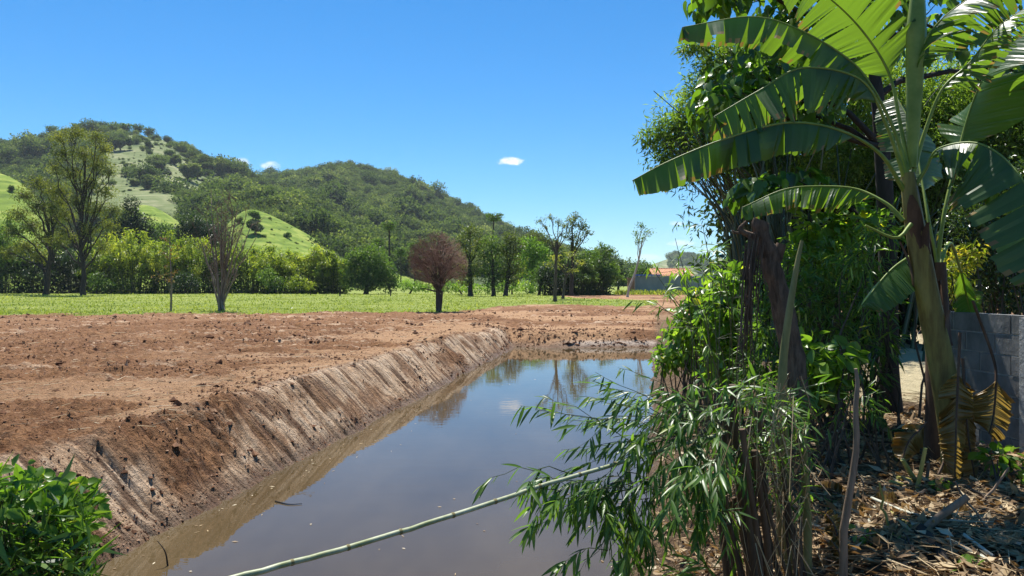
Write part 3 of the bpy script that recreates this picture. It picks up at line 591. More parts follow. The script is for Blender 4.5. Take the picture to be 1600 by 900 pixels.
def bamboo_mass(name, label, px, D, wpx, toppy, mat='hedge', n=26, leaf=3.2, dens=1.0, seed=1, dark=0.0, group=None, cat='bamboo', depth=1.0):
    """a thicket of arching plumes: culms fan out and nod over, leaves along the upper part"""
    r = np.random.default_rng(seed); b0 = gpt(px, D); s = D / FPX; root = thing(name, label, cat, b0, group); H = CZ + (HOR - toppy) * s - b0[2]; wm = wpx * s
    g = Geo(); gl = Geo()
    for i in range(n):
        a = r.random() * 6.28; q = math.sqrt(r.random()); foot = b0 + np.array([math.cos(a) * wm * .28 * q, math.sin(a) * wm * .3 * q * depth, -.1]); foot[2] = gz(foot[0], foot[1]) - .05
        hh = H * (r.uniform(.5, 1.0) if i > 5 else r.uniform(.95, 1.22)) * (1 - .22 * q); out = np.array([math.cos(a), math.sin(a) * depth, 0]) * wm * (.10 + .30 * q) * r.uniform(.7, 1.3)
        p1 = foot + np.array([out[0] * .25, out[1] * .25, hh * .62]); p2 = foot + np.array([out[0] * .7, out[1] * .7, hh]); p3 = foot + np.array([out[0] * 1.35, out[1] * 1.35, hh * r.uniform(.78, .92)])
        P = polyline([foot, p1, p2, p3], 9); tube(g, P, np.linspace(.05, .012, 9) * D / 115 + .01, 4, 0, r.random(), cap=False)
        m = int(150 * dens); t = .25 + .75 * r.random(m) ** .75; j = t * 8; k = np.minimum(j.astype(int), 7); c = P[k] * (1 - (j - k))[:, None] + P[k + 1] * (j - k)[:, None]
        sp = wm * .075 * (1.25 - t)[:, None] + .1; c = c + r.normal(size=(m, 3)) * sp * np.array([1, 1, .8])
        tn = P[np.minimum(k + 1, 8)] - P[k]; dd = nrm(nrm(tn) * .5 + rdir(m, r) * .8 + np.array([0, 0, -.45])); nn = nrm(np.array([0, 0, 1.0]) + rdir(m, r) * .8)
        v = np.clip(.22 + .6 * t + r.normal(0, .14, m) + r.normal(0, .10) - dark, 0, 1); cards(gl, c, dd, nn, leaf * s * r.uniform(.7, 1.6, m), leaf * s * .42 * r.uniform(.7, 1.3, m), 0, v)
    # leafy skirt so that the foot reads dense
    m = int(1100 * dens); a = r.random(m) * 6.28; q = np.sqrt(r.random(m)); c = b0 + np.stack([np.cos(a) * wm * .5 * q, np.sin(a) * wm * .4 * q * depth, H * r.random(m) ** 1.5 * .62], -1)
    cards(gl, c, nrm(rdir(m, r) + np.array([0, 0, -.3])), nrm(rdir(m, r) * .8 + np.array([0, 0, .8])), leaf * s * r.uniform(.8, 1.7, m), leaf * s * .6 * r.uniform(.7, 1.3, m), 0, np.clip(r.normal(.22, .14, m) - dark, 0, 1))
    g.build('culms', M['culm'], root, kind='stuff'); gl.build('foliage', M[mat], root, kind='stuff'); return root

# thicket belt along the far edge of the meadow
belt = [(-55, 128, 90, 350, 'hedge2', 'leafy thicket at the far left edge of the meadow', .0), (5, 124, 80, 342, 'hedge2', 'bright green leafy thicket left of the tall olive trees', .0),
 (60, 127, 70, 375, 'dark', 'dark thicket behind the shorter olive tree', .1), (118, 128, 66, 392, 'dark', 'dark thicket behind the tall olive tree trunk', .1),
 (170, 124, 62, 372, 'hedge', 'yellow green bamboo thicket just right of the tall olive tree', 0), (212, 122, 66, 366, 'hedge', 'bamboo thicket with bright plumes left of the thin sapling', 0),
 (258, 123, 60, 368, 'hedge', 'bamboo thicket behind the thin sapling', .03), (303, 123, 62, 372, 'hedge', 'bamboo thicket just left of the bare many-stemmed tree', .04),
 (348, 125, 60, 384, 'hedge2', 'darker thicket behind the bare many-stemmed tree', .05), (395, 123, 62, 384, 'hedge', 'yellowish bamboo thicket just right of the bare many-stemmed tree', 0),
 (438, 121, 60, 389, 'hedge', 'yellowish bamboo thicket below the bright pasture slope', 0), (482, 121, 58, 386, 'hedge', 'bamboo thicket above the middle fence post', 0),
 (520, 120, 46, 392, 'hedge', 'bamboo thicket left of the dark round tree', .06)]
for i, (px, D, w, top, mt, lab, dk) in enumerate(belt):
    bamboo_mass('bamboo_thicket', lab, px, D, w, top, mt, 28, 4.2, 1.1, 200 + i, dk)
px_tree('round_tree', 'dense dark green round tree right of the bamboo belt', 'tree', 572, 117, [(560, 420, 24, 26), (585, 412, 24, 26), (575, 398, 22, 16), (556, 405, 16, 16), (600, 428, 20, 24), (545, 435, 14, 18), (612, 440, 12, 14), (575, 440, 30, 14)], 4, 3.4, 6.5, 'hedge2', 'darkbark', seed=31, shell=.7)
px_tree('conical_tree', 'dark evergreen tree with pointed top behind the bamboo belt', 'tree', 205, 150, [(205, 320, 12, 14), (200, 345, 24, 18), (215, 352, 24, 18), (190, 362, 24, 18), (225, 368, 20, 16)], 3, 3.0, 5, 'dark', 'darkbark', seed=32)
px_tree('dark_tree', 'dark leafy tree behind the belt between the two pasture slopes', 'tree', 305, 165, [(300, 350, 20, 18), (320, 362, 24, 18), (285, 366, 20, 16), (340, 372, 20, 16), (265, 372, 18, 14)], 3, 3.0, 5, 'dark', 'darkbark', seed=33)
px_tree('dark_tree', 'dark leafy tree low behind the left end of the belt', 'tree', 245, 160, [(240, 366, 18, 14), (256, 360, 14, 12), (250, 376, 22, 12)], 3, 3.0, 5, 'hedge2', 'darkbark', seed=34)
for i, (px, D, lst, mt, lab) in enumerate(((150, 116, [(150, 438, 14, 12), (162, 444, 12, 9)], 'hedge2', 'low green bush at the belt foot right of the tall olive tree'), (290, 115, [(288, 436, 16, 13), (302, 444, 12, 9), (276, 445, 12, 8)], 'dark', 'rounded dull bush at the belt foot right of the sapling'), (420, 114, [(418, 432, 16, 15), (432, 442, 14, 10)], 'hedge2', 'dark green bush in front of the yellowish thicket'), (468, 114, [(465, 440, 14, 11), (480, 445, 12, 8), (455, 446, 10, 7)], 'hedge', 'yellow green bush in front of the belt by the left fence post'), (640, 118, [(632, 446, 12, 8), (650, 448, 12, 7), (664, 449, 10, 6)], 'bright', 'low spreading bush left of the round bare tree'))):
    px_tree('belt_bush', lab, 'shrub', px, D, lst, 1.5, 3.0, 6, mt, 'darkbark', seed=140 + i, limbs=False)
# the two olive trees
px_tree('olive_tree', 'tall airy olive green tree with forked dark trunk on the left', 'tree', 130, 104,
 [(92, 215, 16, 12), (118, 208, 20, 12), (150, 214, 18, 12), (163, 232, 14, 14), (100, 240, 20, 14), (130, 240, 20, 14), (86, 262, 14, 12), (152, 258, 20, 14), (172, 268, 12, 12), (112, 272, 20, 13), (140, 285, 18, 13), (92, 298, 20, 13), (165, 300, 18, 13), (120, 315, 16, 12), (150, 325, 20, 14), (178, 328, 14, 12), (100, 335, 20, 13), (82, 325, 12, 12), (170, 352, 16, 12), (140, 360, 14, 12), (112, 372, 14, 10), (90, 378, 16, 12), (160, 385, 14, 10)],
 3.6, 2.5, 8, 'olive', 'darkbark', top=(134, 240), lean=[(131, 420), (126, 370), (130, 310)], seed=41, shell=.9, sub=3, rough=.45)
px_tree('olive_tree', 'shorter olive green tree with thick dark trunk at the left', 'tree', 72, 110,
 [(60, 285, 18, 13), (80, 296, 18, 13), (40, 305, 18, 13), (95, 315, 16, 13), (60, 322, 20, 13), (30, 335, 18, 13), (84, 342, 18, 13), (50, 352, 20, 13), (20, 362, 16, 12), (75, 370, 18, 12), (100, 362, 12, 12), (40, 385, 18, 12), (15, 395, 16, 12), (62, 400, 16, 11)],
 4.2, 2.5, 8, 'olive', 'darkbark', top=(66, 320), lean=[(76, 420), (80, 380)], seed=42, shell=.9, sub=2, rough=.4)

# bare many-stemmed tree
def bare_fan(name, label, px, D, tips, mat_b, mat_t, r0, seed, twn=8, twl=.55):
    r = np.random.default_rng(seed); b0 = gpt(px, D, -.05); root = thing(name, label, 'tree', b0); g = Geo(); gt = Geo(); s = D / FPX
    for (ax, ay) in tips:
        tip = W(ax, ay, D + r.uniform(-1.0, 1.0)); foot = b0 + np.array([r.normal() * .12, r.normal() * .12, 0])
        mid = foot + (tip - foot) * np.array([.40, .4, .48]); P = polyline([foot, mid, tip], 9); P[1:-1] += r.normal(size=(7, 3)) * .03
        rr = np.linspace(r0 * r.uniform(.8, 1.1), r0 * .2, 9); tube(g, P, rr, 6)
        for q in range(10):
            k = r.integers(3, 9); a = P[k]; d = nrm(np.array([r.normal() * .55, r.normal() * .55, r.uniform(.5, 1.3)])); L = r.uniform(.5, 1.5); e = a + d * L
            sticks(gt, a, e, r0 * .22, r0 * .07, 0, r.random())
            for w in range(twn):
                f = a + d * L * r.uniform(.25, 1); dd = nrm(d + r.normal(size=3) * .6 + np.array([0, 0, .3])); sticks(gt, f, f + dd * r.uniform(.3, 1) * twl, .010, .005, 0, r.random())
    g.build('trunk', M[mat_b], root, smooth=True); gt.build('twigs', M[mat_t], root, kind='stuff')
bare_fan('bare_tree', 'leafless tree with many fanned grey stems at the edge of the soil', 345, 50,
 [(312, 372), (322, 340), (330, 318), (338, 325), (346, 316), (356, 322), (364, 330), (372, 320), (384, 340), (393, 352), (350, 345), (400, 372), (318, 395), (368, 350)], 'greybark', 'greytwig', .095, 51)
# thin sapling
r = np.random.default_rng(52); b0 = gpt(267, 50); root = thing('sapling', 'thin young tree with a few rusty leaves left of the bare tree', 'tree', b0); g = Geo(); gl = Geo()
P = polyline([b0, W(268, 440, 50), W(266, 405, 50), W(265, 372, 50)], 10); tube(g, P, np.linspace(.07, .015, 10), 6)
tube(g, curve(P[1] + .02, W(262, 440, 50), .05, .1, 5, .01, r), np.linspace(.03, .01, 5), 4)
for q in range(16):
    k = r.integers(3, 10); a = P[k]; e = a + np.array([r.normal() * .5, r.normal() * .4, r.uniform(-.1, .7)]); sticks(g, a, e, .012, .006)
    m = 9; c = a + (e - a) * r.random((m, 1)) ** .6 + r.normal(size=(m, 3)) * .1; cards(gl, c, rdir(m, r) + [0, 0, -.3], rdir(m, r) + [0, 0, .6], .16, .09, 0, r.random(m))
g.build('trunk', M['greybark'], root, smooth=True); gl.build('leaves', M['rust'], root, kind='stuff')

# round leafless tree
def round_bare(px, D, cx, cy, rx, top, bottom, label):
    r = np.random.default_rng(61); s = D / FPX; b0 = gpt(px, D, -.05); root = thing('round_bare_tree', label, 'tree', b0); g = Geo(); gt = Geo()
    fork = W(686, 457, D); ctr = W(cx, cy, D); R = np.array([rx * s, rx * s, (cy - top) * s])
    for k, (ox, ex) in enumerate(((0, 0), (.10, .22), (-.08, -.15))):
        tube(g, polyline([b0 + [ox, 0, 0], (b0 + fork) / 2 + [ox * 1.6, .03, 0], fork + [ex, 0, .1]], 7), np.linspace(.19 if k == 0 else .10, .12 if k == 0 else .07, 7), 9)
    tube(g, curve(fork, W(658, 451, D), .02, .05, 6, .01, r), np.linspace(.07, .035, 6), 6); 
    n1 = 36; ga = 2.39996
    for i in range(n1):
        ph = i * ga; cz = 1 - (i + .5) / n1 * 1.28; sr = math.sqrt(max(0, 1 - cz * cz)); dome = ctr + R * np.array([math.cos(ph) * sr, math.sin(ph) * sr, cz])
        dome = ctr + (dome - ctr) * r.uniform(.86, 1.05); st = fork + r.normal(size=3) * .06
        mid = st + (dome - st) * np.array([.42, .42, .58]) + np.array([0, 0, .18]); P = polyline([st, mid, dome], 8); P[1:-1] += r.normal(size=(6, 3)) * .035
        tube(g, P, np.linspace(.055, .012, 8), 5)
        A = []; B = []; rad = []
        for j in range(15):
            k = r.integers(2, 8); a = P[k] if k < 8 else P[7]; d1 = nrm(dome - ctr + r.normal(size=3) * .55 * R); e = ctr + d1 * R * r.uniform(.78, 1.0)
            if np.linalg.norm(e - a) > 1.5: e = a + nrm(e - a) * 1.5 * r.uniform(.7, 1)
            A.append(a); B.append(e); rad.append(.012)
            for q in range(8):
                f = a + (e - a) * r.uniform(.3, 1); d2 = nrm(nrm(f - ctr) * .9 + r.normal(size=3) * .55); h = f + d2 * r.uniform(.25, .6)
                q_ = (h - ctr) / R; l_ = np.linalg.norm(q_); h = ctr + (h - ctr) * min(1, r.uniform(.97, 1.05) / l_); A.append(f); B.append(h); rad.append(.008)
        sticks(gt, A, B, np.array(rad), np.array(rad) * .5, 0, r.random(len(A)))
    g.build('trunk', M['bark'], root, smooth=True); gt.build('twigs', M['twig'], root, kind='stuff')
round_bare(685, 50, 682, 413, 49, 361, 460, 'leafless reddish tree with a round ball of twigs at the soil edge')

# araucaria pines
def araucaria(label, px, D, basepy, crown, top2=None, seed=1, rpx=10, slender=1.6):
    r = np.random.default_rng(seed); s = D / FPX; b0 = W(px, basepy, D); x = b0[0]; root = thing('araucaria_pine', label, 'pine', b0, None); g = Geo(); gl = Geo()
    tip = W(crown[0], crown[1], D); P = polyline([b0, b0 + (tip - b0) * .5 + [0.1, 0, 0], tip], 9); tube(g, P, np.linspace(slender * s, slender * s * .55, 9), 7)
    for lev in range(3):
        nb = 11; o = tip - np.array([0, 0, lev * 3.2 * s])
        for i in range(nb):
            a = i * 6.28 / nb + lev; L = rpx * s * (1.0 - .22 * lev) * r.uniform(.85, 1.1); e = o + np.array([math.cos(a) * L, math.sin(a) * L, (2.5 - lev) * s * r.uniform(.8, 1.3)])
            tube(g, curve(o, e, 0, -.12, 5), np.linspace(.12, .05, 5) * s * 8, 4); m = 26
            cards(gl, e + r.normal(size=(m, 3)) * s * np.array([2.0, 2.0, 1.0]), rdir(m, r) + [0, 0, .4], rdir(m, r) + [0, 0, .5], 2.2 * s, 1.1 * s, 0, np.clip(r.normal(.4, .2, m), 0, 1))
    g.build('trunk', M['darkbark'], root, smooth=True); gl.build('crown', M['hedge2'], root, kind='stuff')
AR = []
araucaria('umbrella-crowned pine standing free left of the round bare tree', 608, 150, 452, (608, 352), seed=71, rpx=10, slender=2.0)
araucaria('slanting umbrella-crowned pine above the grove trees', 763, 160, 450, (772, 338), seed=72, rpx=12, slender=1.6)
araucaria('small umbrella-crowned pine close behind the round bare tree', 648, 165, 448, (648, 384), seed=73, rpx=9, slender=1.4)
araucaria('thin small pine just left of the free-standing umbrella pine', 591, 165, 448, (591, 378), seed=74, rpx=7, slender=1.2)
araucaria('thin small pine between the umbrella pine and the round bare tree', 626, 170, 448, (626, 392), seed=75, rpx=7, slender=1.2)

# grove right of the round tree
G = 'grove trees on the meadow'
px_tree('grove_tree', 'leafy double-trunked grove tree next to the round bare tree', 'tree', 735, 100, [(735, 362, 18, 11), (722, 378, 14, 12), (748, 380, 14, 12), (733, 398, 18, 14), (720, 418, 12, 12), (742, 422, 16, 13), (730, 438, 16, 9)], 4, 3.4, 5, 'yellowish', 'darkbark', seed=81, group=G, shell=.8, lo=.0, hi=.9)
px_tree('grove_tree', 'leafy grove tree with a single dark trunk in the middle of the grove', 'tree', 771, 99, [(765, 376, 16, 12), (778, 388, 15, 12), (758, 396, 14, 13), (772, 408, 18, 14), (760, 425, 15, 12), (780, 428, 14, 12), (770, 440, 16, 8)], 3.4, 3.4, 5, 'hedge2', 'darkbark', seed=82, group=G, shell=.8)
px_tree('grove_tree', 'leafy grove tree farthest from the round bare tree', 'tree', 790, 99, [(797, 372, 16, 11), (808, 384, 13, 12), (790, 388, 15, 12), (800, 402, 18, 14), (810, 420, 13, 12), (792, 424, 15, 12), (800, 438, 16, 9)], 3.6, 3.4, 5, 'yellowish', 'darkbark', seed=83, group=G, shell=.8, lo=0, hi=.85)
px_tree('low_shrub', 'bright low bush behind the grove on the round tree side', 'shrub', 722, 112, [(700, 447, 16, 9), (722, 448, 16, 9), (742, 450, 14, 8), (684, 450, 12, 8)], 1.5, 3.0, 6, 'bright', seed=84, limbs=False)
px_tree('low_shrub', 'bright low bush behind the grove on the bamboo stand side', 'shrub', 800, 112, [(768, 449, 16, 9), (790, 446, 16, 10), (812, 447, 16, 9), (830, 450, 12, 8)], 1.5, 3.0, 6, 'bright', seed=85, limbs=False)
px_tree('leafy_tree', 'bright green leafy tree behind the grove', 'tree', 830, 125, [(825, 385, 16, 14), (840, 392, 16, 14), (822, 405, 18, 14), (842, 412, 18, 14), (828, 425, 18, 13), (850, 400, 14, 14)], 3, 3.4, 5, 'bright', 'darkbark', seed=86, lo=0, hi=.7)
px_tree('leafy_tree', 'dull green tree crown at the foot of the right hill', 'tree', 845, 150, [(840, 372, 18, 11), (858, 382, 14, 11), (826, 376, 14, 10), (850, 395, 20, 12), (870, 392, 16, 12)], 3, 3.0, 5, 'yellowish', 'darkbark', seed=87, lo=0, hi=.7)
px_tree('leafy_tree', 'silvery green low tree left of the tall slender tree', 'tree', 842, 105, [(838, 432, 13, 10), (850, 420, 14, 12), (846, 444, 15, 10), (860, 438, 12, 12)], 2.5, 3.0, 5, 'hedge2', 'darkbark', seed=88, lo=.1, hi=.9)
for i, (px, w, top, lab) in enumerate(((872, 40, 402, 'dark bamboo stand right behind the tall slender tree'), (902, 44, 396, 'tall dark bamboo stand right of the slender tree'), (932, 42, 391, 'dark rounded bamboo stand at the end of the tree line'))):
    bamboo_mass('bamboo_stand', lab, px, 104 + 2 * i, w * 1.25, top, 'dark' if i == 0 else 'hedge2', 36, 4.0, 1.1, 230 + i, .14)
px_tree('tall_tree', 'tall slender tree with an open flat crown and grey trunk', 'tree', 867, 72,
 [(845, 345, 9, 5), (860, 340, 9, 5), (852, 354, 7, 4), (872, 346, 9, 6), (882, 352, 8, 7), (876, 366, 8, 6), (890, 342, 8, 5), (868, 378, 7, 5)], 3.0, 2.6, 8, 'yellowish', 'bark', top=(872, 372), lean=[(868, 440), (869, 405)], seed=91, shell=1.0, lo=.3, hi=1, sub=4)
px_tree('leafy_tree', 'round-crowned tall tree rising above the bamboo stand', 'tree', 893, 100, [(900, 338, 9, 7), (894, 350, 12, 9), (910, 352, 12, 9), (918, 362, 9, 7), (890, 368, 12, 9), (904, 372, 12, 9), (896, 386, 10, 8)], 3.4, 2.8, 6, 'yellowish', 'darkbark', top=(895, 370), seed=92, shell=.8, lo=.1, hi=.8)
px_tree('yellowish_tree', 'slanting small tree with yellow green leaf tiers by the slender tree', 'tree', 879, 82, [(868, 402, 12, 6), (890, 398, 13, 6), (905, 410, 10, 6), (872, 415, 12, 6), (858, 412, 9, 6), (895, 422, 9, 5)], 2.2, 3.0, 5, 'yellowish', 'bark', top=(888, 405), lean=[(884, 430)], seed=93, shell=.9, lo=.3, hi=1)
px_tree('conifer_tree', 'dark pointed tree left of the walled yard', 'tree', 966, 150, [(966, 412, 7, 8), (962, 424, 11, 9), (972, 426, 11, 9), (966, 438, 15, 9)], 2, 2.8, 6, 'dark', 'darkbark', seed=94)
px_tree('dark_tree', 'dark leafy tree rising behind the brick pier', 'tree', 1003, 160, [(996, 424, 12, 9), (1010, 420, 11, 9), (984, 432, 12, 9), (1020, 428, 10, 7)], 2, 2.8, 6, 'hedge2', 'darkbark', seed=95)
px_tree('leafy_tree', 'small bright tree at the corner of the bamboo stand', 'tree', 948, 112, [(945, 428, 9, 9), (953, 440, 10, 8), (940, 444, 9, 7)], 1.6, 2.8, 5, 'hedge', 'darkbark', seed=96, lo=.1, hi=.8)
px_tree('leaning_tree', 'leaning pale-trunked tree with a small airy crown', 'tree', 980, 92, [(1003, 352, 9, 6), (1012, 362, 9, 7), (994, 364, 8, 7), (1004, 372, 10, 7), (997, 378, 6, 5)], 2.0, 2.4, 6.5, 'hedge2', 'palebark', top=(1003, 375), lean=[(984, 448), (994, 420), (1001, 392)], seed=97, shell=.95, lo=.3, hi=1)
# fence posts
for i, (px, py, lab) in enumerate(((485, 459, 'short dark fence post farthest left on the meadow'), (531, 463, 'tallest dark fence post in the middle of the meadow'), (610, 462, 'dark fence post left of the round bare tree'))):
    D = (105, 100, 102)[i]; b0 = gpt(px, D, -.15); g = Geo(); h = (.5, 1.0, .9)[i]; rr_ = (.08, .11, .09)[i]
    tube(g, [b0, b0 + [.02, 0, h * .5], b0 + [.03, 0, h + .15]], [rr_, rr_ * .95, rr_ * .85], 8); o = g.build('fence_post', M['darkbark'])
    tag(o, lab, 'post')
# lone trees on the hill pastures
def hill_tree(hl, px, py, R, lab, mat='dark', name='pasture_tree', seed=1):
    t = np.linspace(.1, 1, 200); P = onhill(hl, np.full(200, float(px)), t); qy = project(P)[1]; k = int(np.argmin(np.abs(qy - py))); b0 = P[k]; r = np.random.default_rng(seed)
    root = thing(name, lab, 'tree', b0, 'trees standing alone on the hill pastures'); g = Geo(); tube(g, [b0 - [0, 0, .5], b0 + [0, 0, R * .5], b0 + [.1, 0, R]], [R * .09, R * .07, R * .04], 6); g.build('trunk', M['darkbark'], root)
    gl = Geo(); cl = [[b0[0] + r.normal() * R * .35, b0[1] + r.normal() * R * .3, b0[2] + R * r.uniform(.55, 1.4), R * r.uniform(.3, .7), R * .5, R * r.uniform(.25, .55)] for _ in range(8)]
    blobs(gl, cl, 60 / R, R * .2, R * .15, 0, .2, .6, seed, 0, 1); gl.build('crown', M[mat], root, kind='stuff')
for i, a in enumerate((('hill_left', 296, 283, 6, 'largest dark tree on the pale pasture of the left hill', 'forest'), ('hill_left', 309, 279, 4.2, 'tree right beside the largest dark one on the hill pasture', 'forest'), ('hill_left', 230, 296, 4.4, 'greyish bush low on the hill pasture', 'forest'),
  ('hill_left', 250, 270, 4, 'small tree on the hill pasture left of the largest', 'forest'), ('hill_left', 273, 258, 4.5, 'tree upslope from the largest one on the hill pasture', 'forest'), ('hill_left', 262, 275, 2.2, 'tiny dark bush in the middle of the hill pasture', 'dark'),
  ('hill_left', 209, 290, 2.2, 'tiny dark bush at the lower left of the hill pasture', 'forest'), ('hill_left', 188, 236, 5.5, 'dark tree at the upper edge of the hill pasture', 'forest'), ('hill_left', 325, 272, 4.5, 'tree at the right edge of the hill pasture', 'forest'),
  ('hill_left', 232, 232, 3.0, 'small tree high on the hill pasture', 'forest'), ('pasture_rise#b', 450, 372, 1.2, 'small bush low on the bright pasture slope', 'hedge2'), ('pasture_rise#b', 372, 350, 1.3, 'small bush at the left shoulder of the bright pasture slope', 'forest'), ('pasture_rise#d', 18, 300, 1.3, 'small bush on the bright slope at the left edge', 'forest'), ('pasture_rise#b', 399, 366, 2.2, 'dark bush alone on the bright pasture slope', 'dark'), ('pasture_rise#b', 400, 345, 1.9, 'small tree above the bush on the bright pasture slope', 'hedge2'))):
    hill_tree(a[0], a[1], a[2], a[3], a[4], a[5], seed=300 + i)
# skyline pines on the left hill
for i, (px, lab) in enumerate(((122, 'flat-topped pine on the ridge at the very summit'), (145, 'flat-topped pine on the ridge just right of the summit'), (160, 'third flat-topped pine along the ridge'), (185, 'paired ridge pine, left one'), (196, 'paired ridge pine, right one'), (214, 'ridge pine right of the pair'), (232, 'ridge pine farthest right along the skyline'), (80, 'ridge pine left of the summit'))):
    P = onhill('hill_left', np.array([float(px)]), np.array([1.0]))[0]; D = P[1]; q = project(P[None]); araucaria(lab, px, D, q[1][0] + 1, (px + 1, q[1][0] - 9 - (i % 3)), seed=330 + i, rpx=6, slender=.7)

# ------------------------------------------------------------------ walled yard with tiled roof, far right of the field
def box(g, c, s, mat=0, rnd=.5):
    c = np.asarray(c, float); s = np.asarray(s, float) / 2
    v = np.array([[x, y, z] for x in (-1, 1) for y in (-1, 1) for z in (-1, 1)]) * s + c
    g.add(v, [[0, 1, 3, 2], [4, 6, 7, 5], [0, 4, 5, 1], [2, 3, 7, 6], [0, 2, 6, 4], [1, 5, 7, 3]], mat, rnd)
M['concrete'] = barkmat('grey_rendered_wall', C(.20, .215, .225), C(.31, .32, .325), .8, (1, 1, .35), .9, .1)
M['brick'] = barkmat('red_brick', C(.22, .10, .065), C(.36, .19, .13), 3, (1, 1, 3), .9, .3)
M['tile'] = barkmat('terracotta_tiles', C(.46, .22, .12), C(.62, .34, .20), 2.5, (1, 1, 1), .85, .3)
M['blue'] = barkmat('blue_painted_edge', C(.05, .11, .38), C(.09, .17, .5), 2, (1, 1, 1), .5, .1)
M['white'] = barkmat('whitewash', C(.55, .55, .53), C(.72, .72, .7), 1, (1, 1, .4), .85, .1)
D = 118.0; s = D / FPX; zb = 1.35
a0 = W(993, 454, D); a1 = W(1125, 454, D + 4); root = thing('yard_wall', 'long grey rendered yard wall at the far right of the field', 'wall', ((a0[0] + a1[0]) / 2, D + 2, zb))
n = 11
for i in range(n):                           # wall bays between thin piers
    p0 = a0 + (a1 - a0) * i / n; p1 = a0 + (a1 - a0) * (i + 1) / n; g = Geo(); box(g, [(p0[0] + p1[0]) / 2, (p0[1] + p1[1]) / 2, zb + 1.4], [(p1[0] - p0[0]) - .03, .2, 3.0 + .04 * (i % 3)]); g.build('wall_panel', M['concrete'], root)
    g = Geo(); box(g, [p0[0], p0[1] - .04, zb + 1.42], [.22, .3, 3.14]); g.build('wall_pier', M['concrete'], root)
g = Geo(); q = W(1013, 424, D); box(g, [q[0], D - .02, zb + 3.12], [42 * s, .5, .22]); g.build('blue_coping', M['blue'], root)
g = Geo(); q = W(985, 440, D); box(g, [q[0], D - .6, zb + 1.25], [1.05, .9, 2.6]); box(g, [q[0], D - .6, zb + 2.62], [1.2, 1.05, .14])
tag(g.build('brick_pier', M['brick']), 'small red brick pier at the left end of the grey yard wall', 'pier')
# house behind the wall
h0 = W(1052, 445, 128); root = thing('house', 'low house with terracotta tiled roof behind the grey yard wall', 'house', (h0[0], 131, zb))
s2 = 128 / FPX; wx = 58 * s2
g = Geo(); box(g, [h0[0], 131, zb + 1.6], [wx, 6, 3.6]); g.build('wall', M['white'], root)
rp = bpy.data.objects.new('roof', None)
nx, ny = 24, 7; z0 = CZ + (HOR - 431) * s2; z1 = CZ + (HOR - 419.5) * s2; g = Geo()
v = np.array([[h0[0] - wx / 2 - .4, 127.4, z0], [h0[0] + wx / 2 + .4, 127.4, z0], [h0[0] + wx / 2 + .4, 131.2, z1], [h0[0] - wx / 2 - .4, 131.2, z1], [h0[0] + wx / 2 + .4, 135, z0], [h0[0] - wx / 2 - .4, 135, z0]]); g.add(v, [[0, 1, 2, 3], [3, 2, 4, 5]]); roof = g.build('roof', M['tile'], root)
for i in range(nx):                          # tile ridges running down the slope
    x = h0[0] - wx / 2 - .3 + (wx + .6) * (i + .5) / nx; g = Geo(); tube(g, [[x, 127.3, z0 + .03], [x, 131.2, z1 + .03]], .09, 6); g.build('tile_row', M['tile'], roof)
g = Geo(); tube(g, [[h0[0] - wx / 2 - .4, 131.2, z1 + .05], [h0[0] + wx / 2 + .4, 131.2, z1 + .05]], .14, 6); g.build('ridge_cap', M['tile'], roof)
h1 = W(1122, 440, 140); root = thing('shed', 'pale low shed roof right of the tiled house', 'shed', (h1[0], 141, zb)); s3 = 140 / FPX
g = Geo(); box(g, [h1[0], 142, zb + 1.7], [46 * s3, 5, 3.8]); g.build('wall', M['white'], root)
g = Geo(); box(g, [h1[0], 142, zb + 4.2], [50 * s3, 6, .35]); g.build('roof', M['concrete'], root)
# rough grass along the yard wall
r = np.random.default_rng(99); g = Geo(); n = 2600; x_ = r.uniform(16, 44, n); y_ = r.normal(112, 2.2, n); z_ = height(x_, y_)
cards(g, np.stack([x_, y_, z_ - .05], -1), nrm(np.stack([r.normal(0, .5, n), r.normal(0, .5, n), np.ones(n)], -1)), rdir(n, r), r.uniform(.3, 1.0, n), r.uniform(.15, .4, n), 0, r.random(n))
tag(g.build('rough_grass', M['grass'], kind='stuff'), 'rough tall grass along the foot of the grey yard wall', 'grass')

# ------------------------------------------------------------------ right bank: walls
def ghit(px, py):
    D = np.linspace(2, 60, 1500); x = (px - 800) / FPX * D; zr = CZ + (HOR - py) / FPX * D; zg = height(x, D); k = int(np.argmax(zg >= zr)); return np.array([x[k], D[k], zg[k]])
M['block'] = barkmat('grey_concrete_block', C(.13, .13, .126), C(.29, .285, .275), 5, (1, 1, .6), .95, .5)
M['mortar'] = barkmat('rough_mortar', C(.32, .315, .305), C(.52, .51, .49), 20, (1, 1, 1), .95, .7)
A_ = np.array([4.72, 8.3]); B_ = np.array([5.05, 5.4]); dv = (B_ - A_); Lw = np.linalg.norm(dv); dv /= Lw; nv = np.array([dv[1], -dv[0]]); nv = nv if nv[0] < 0 else -nv
ztop = 2.70; root = thing('block_wall', 'unplastered grey concrete block wall behind the banana plant', 'wall', (A_[0], A_[1], 1.2)); ang = math.atan2(dv[1], dv[0])
def wbox(g, s0, s1, z0, z1, off, th):
    c = [];
    for q in (off, off - th):
        for (ss, zz) in ((s0, z0), (s1, z0), (s1, z1), (s0, z1)): p2 = A_ + dv * ss + nv * q; c.append([p2[0], p2[1], zz])
    g.add(c, [[0, 1, 2, 3], [5, 4, 7, 6], [4, 0, 3, 7], [1, 5, 6, 2], [3, 2, 6, 7], [4, 5, 1, 0]])
g = Geo(); wbox(g, 0, Lw, .9, ztop - .004, -.012, .12); g.build('mortar_bed', M['mortar'], root)
r = np.random.default_rng(401)
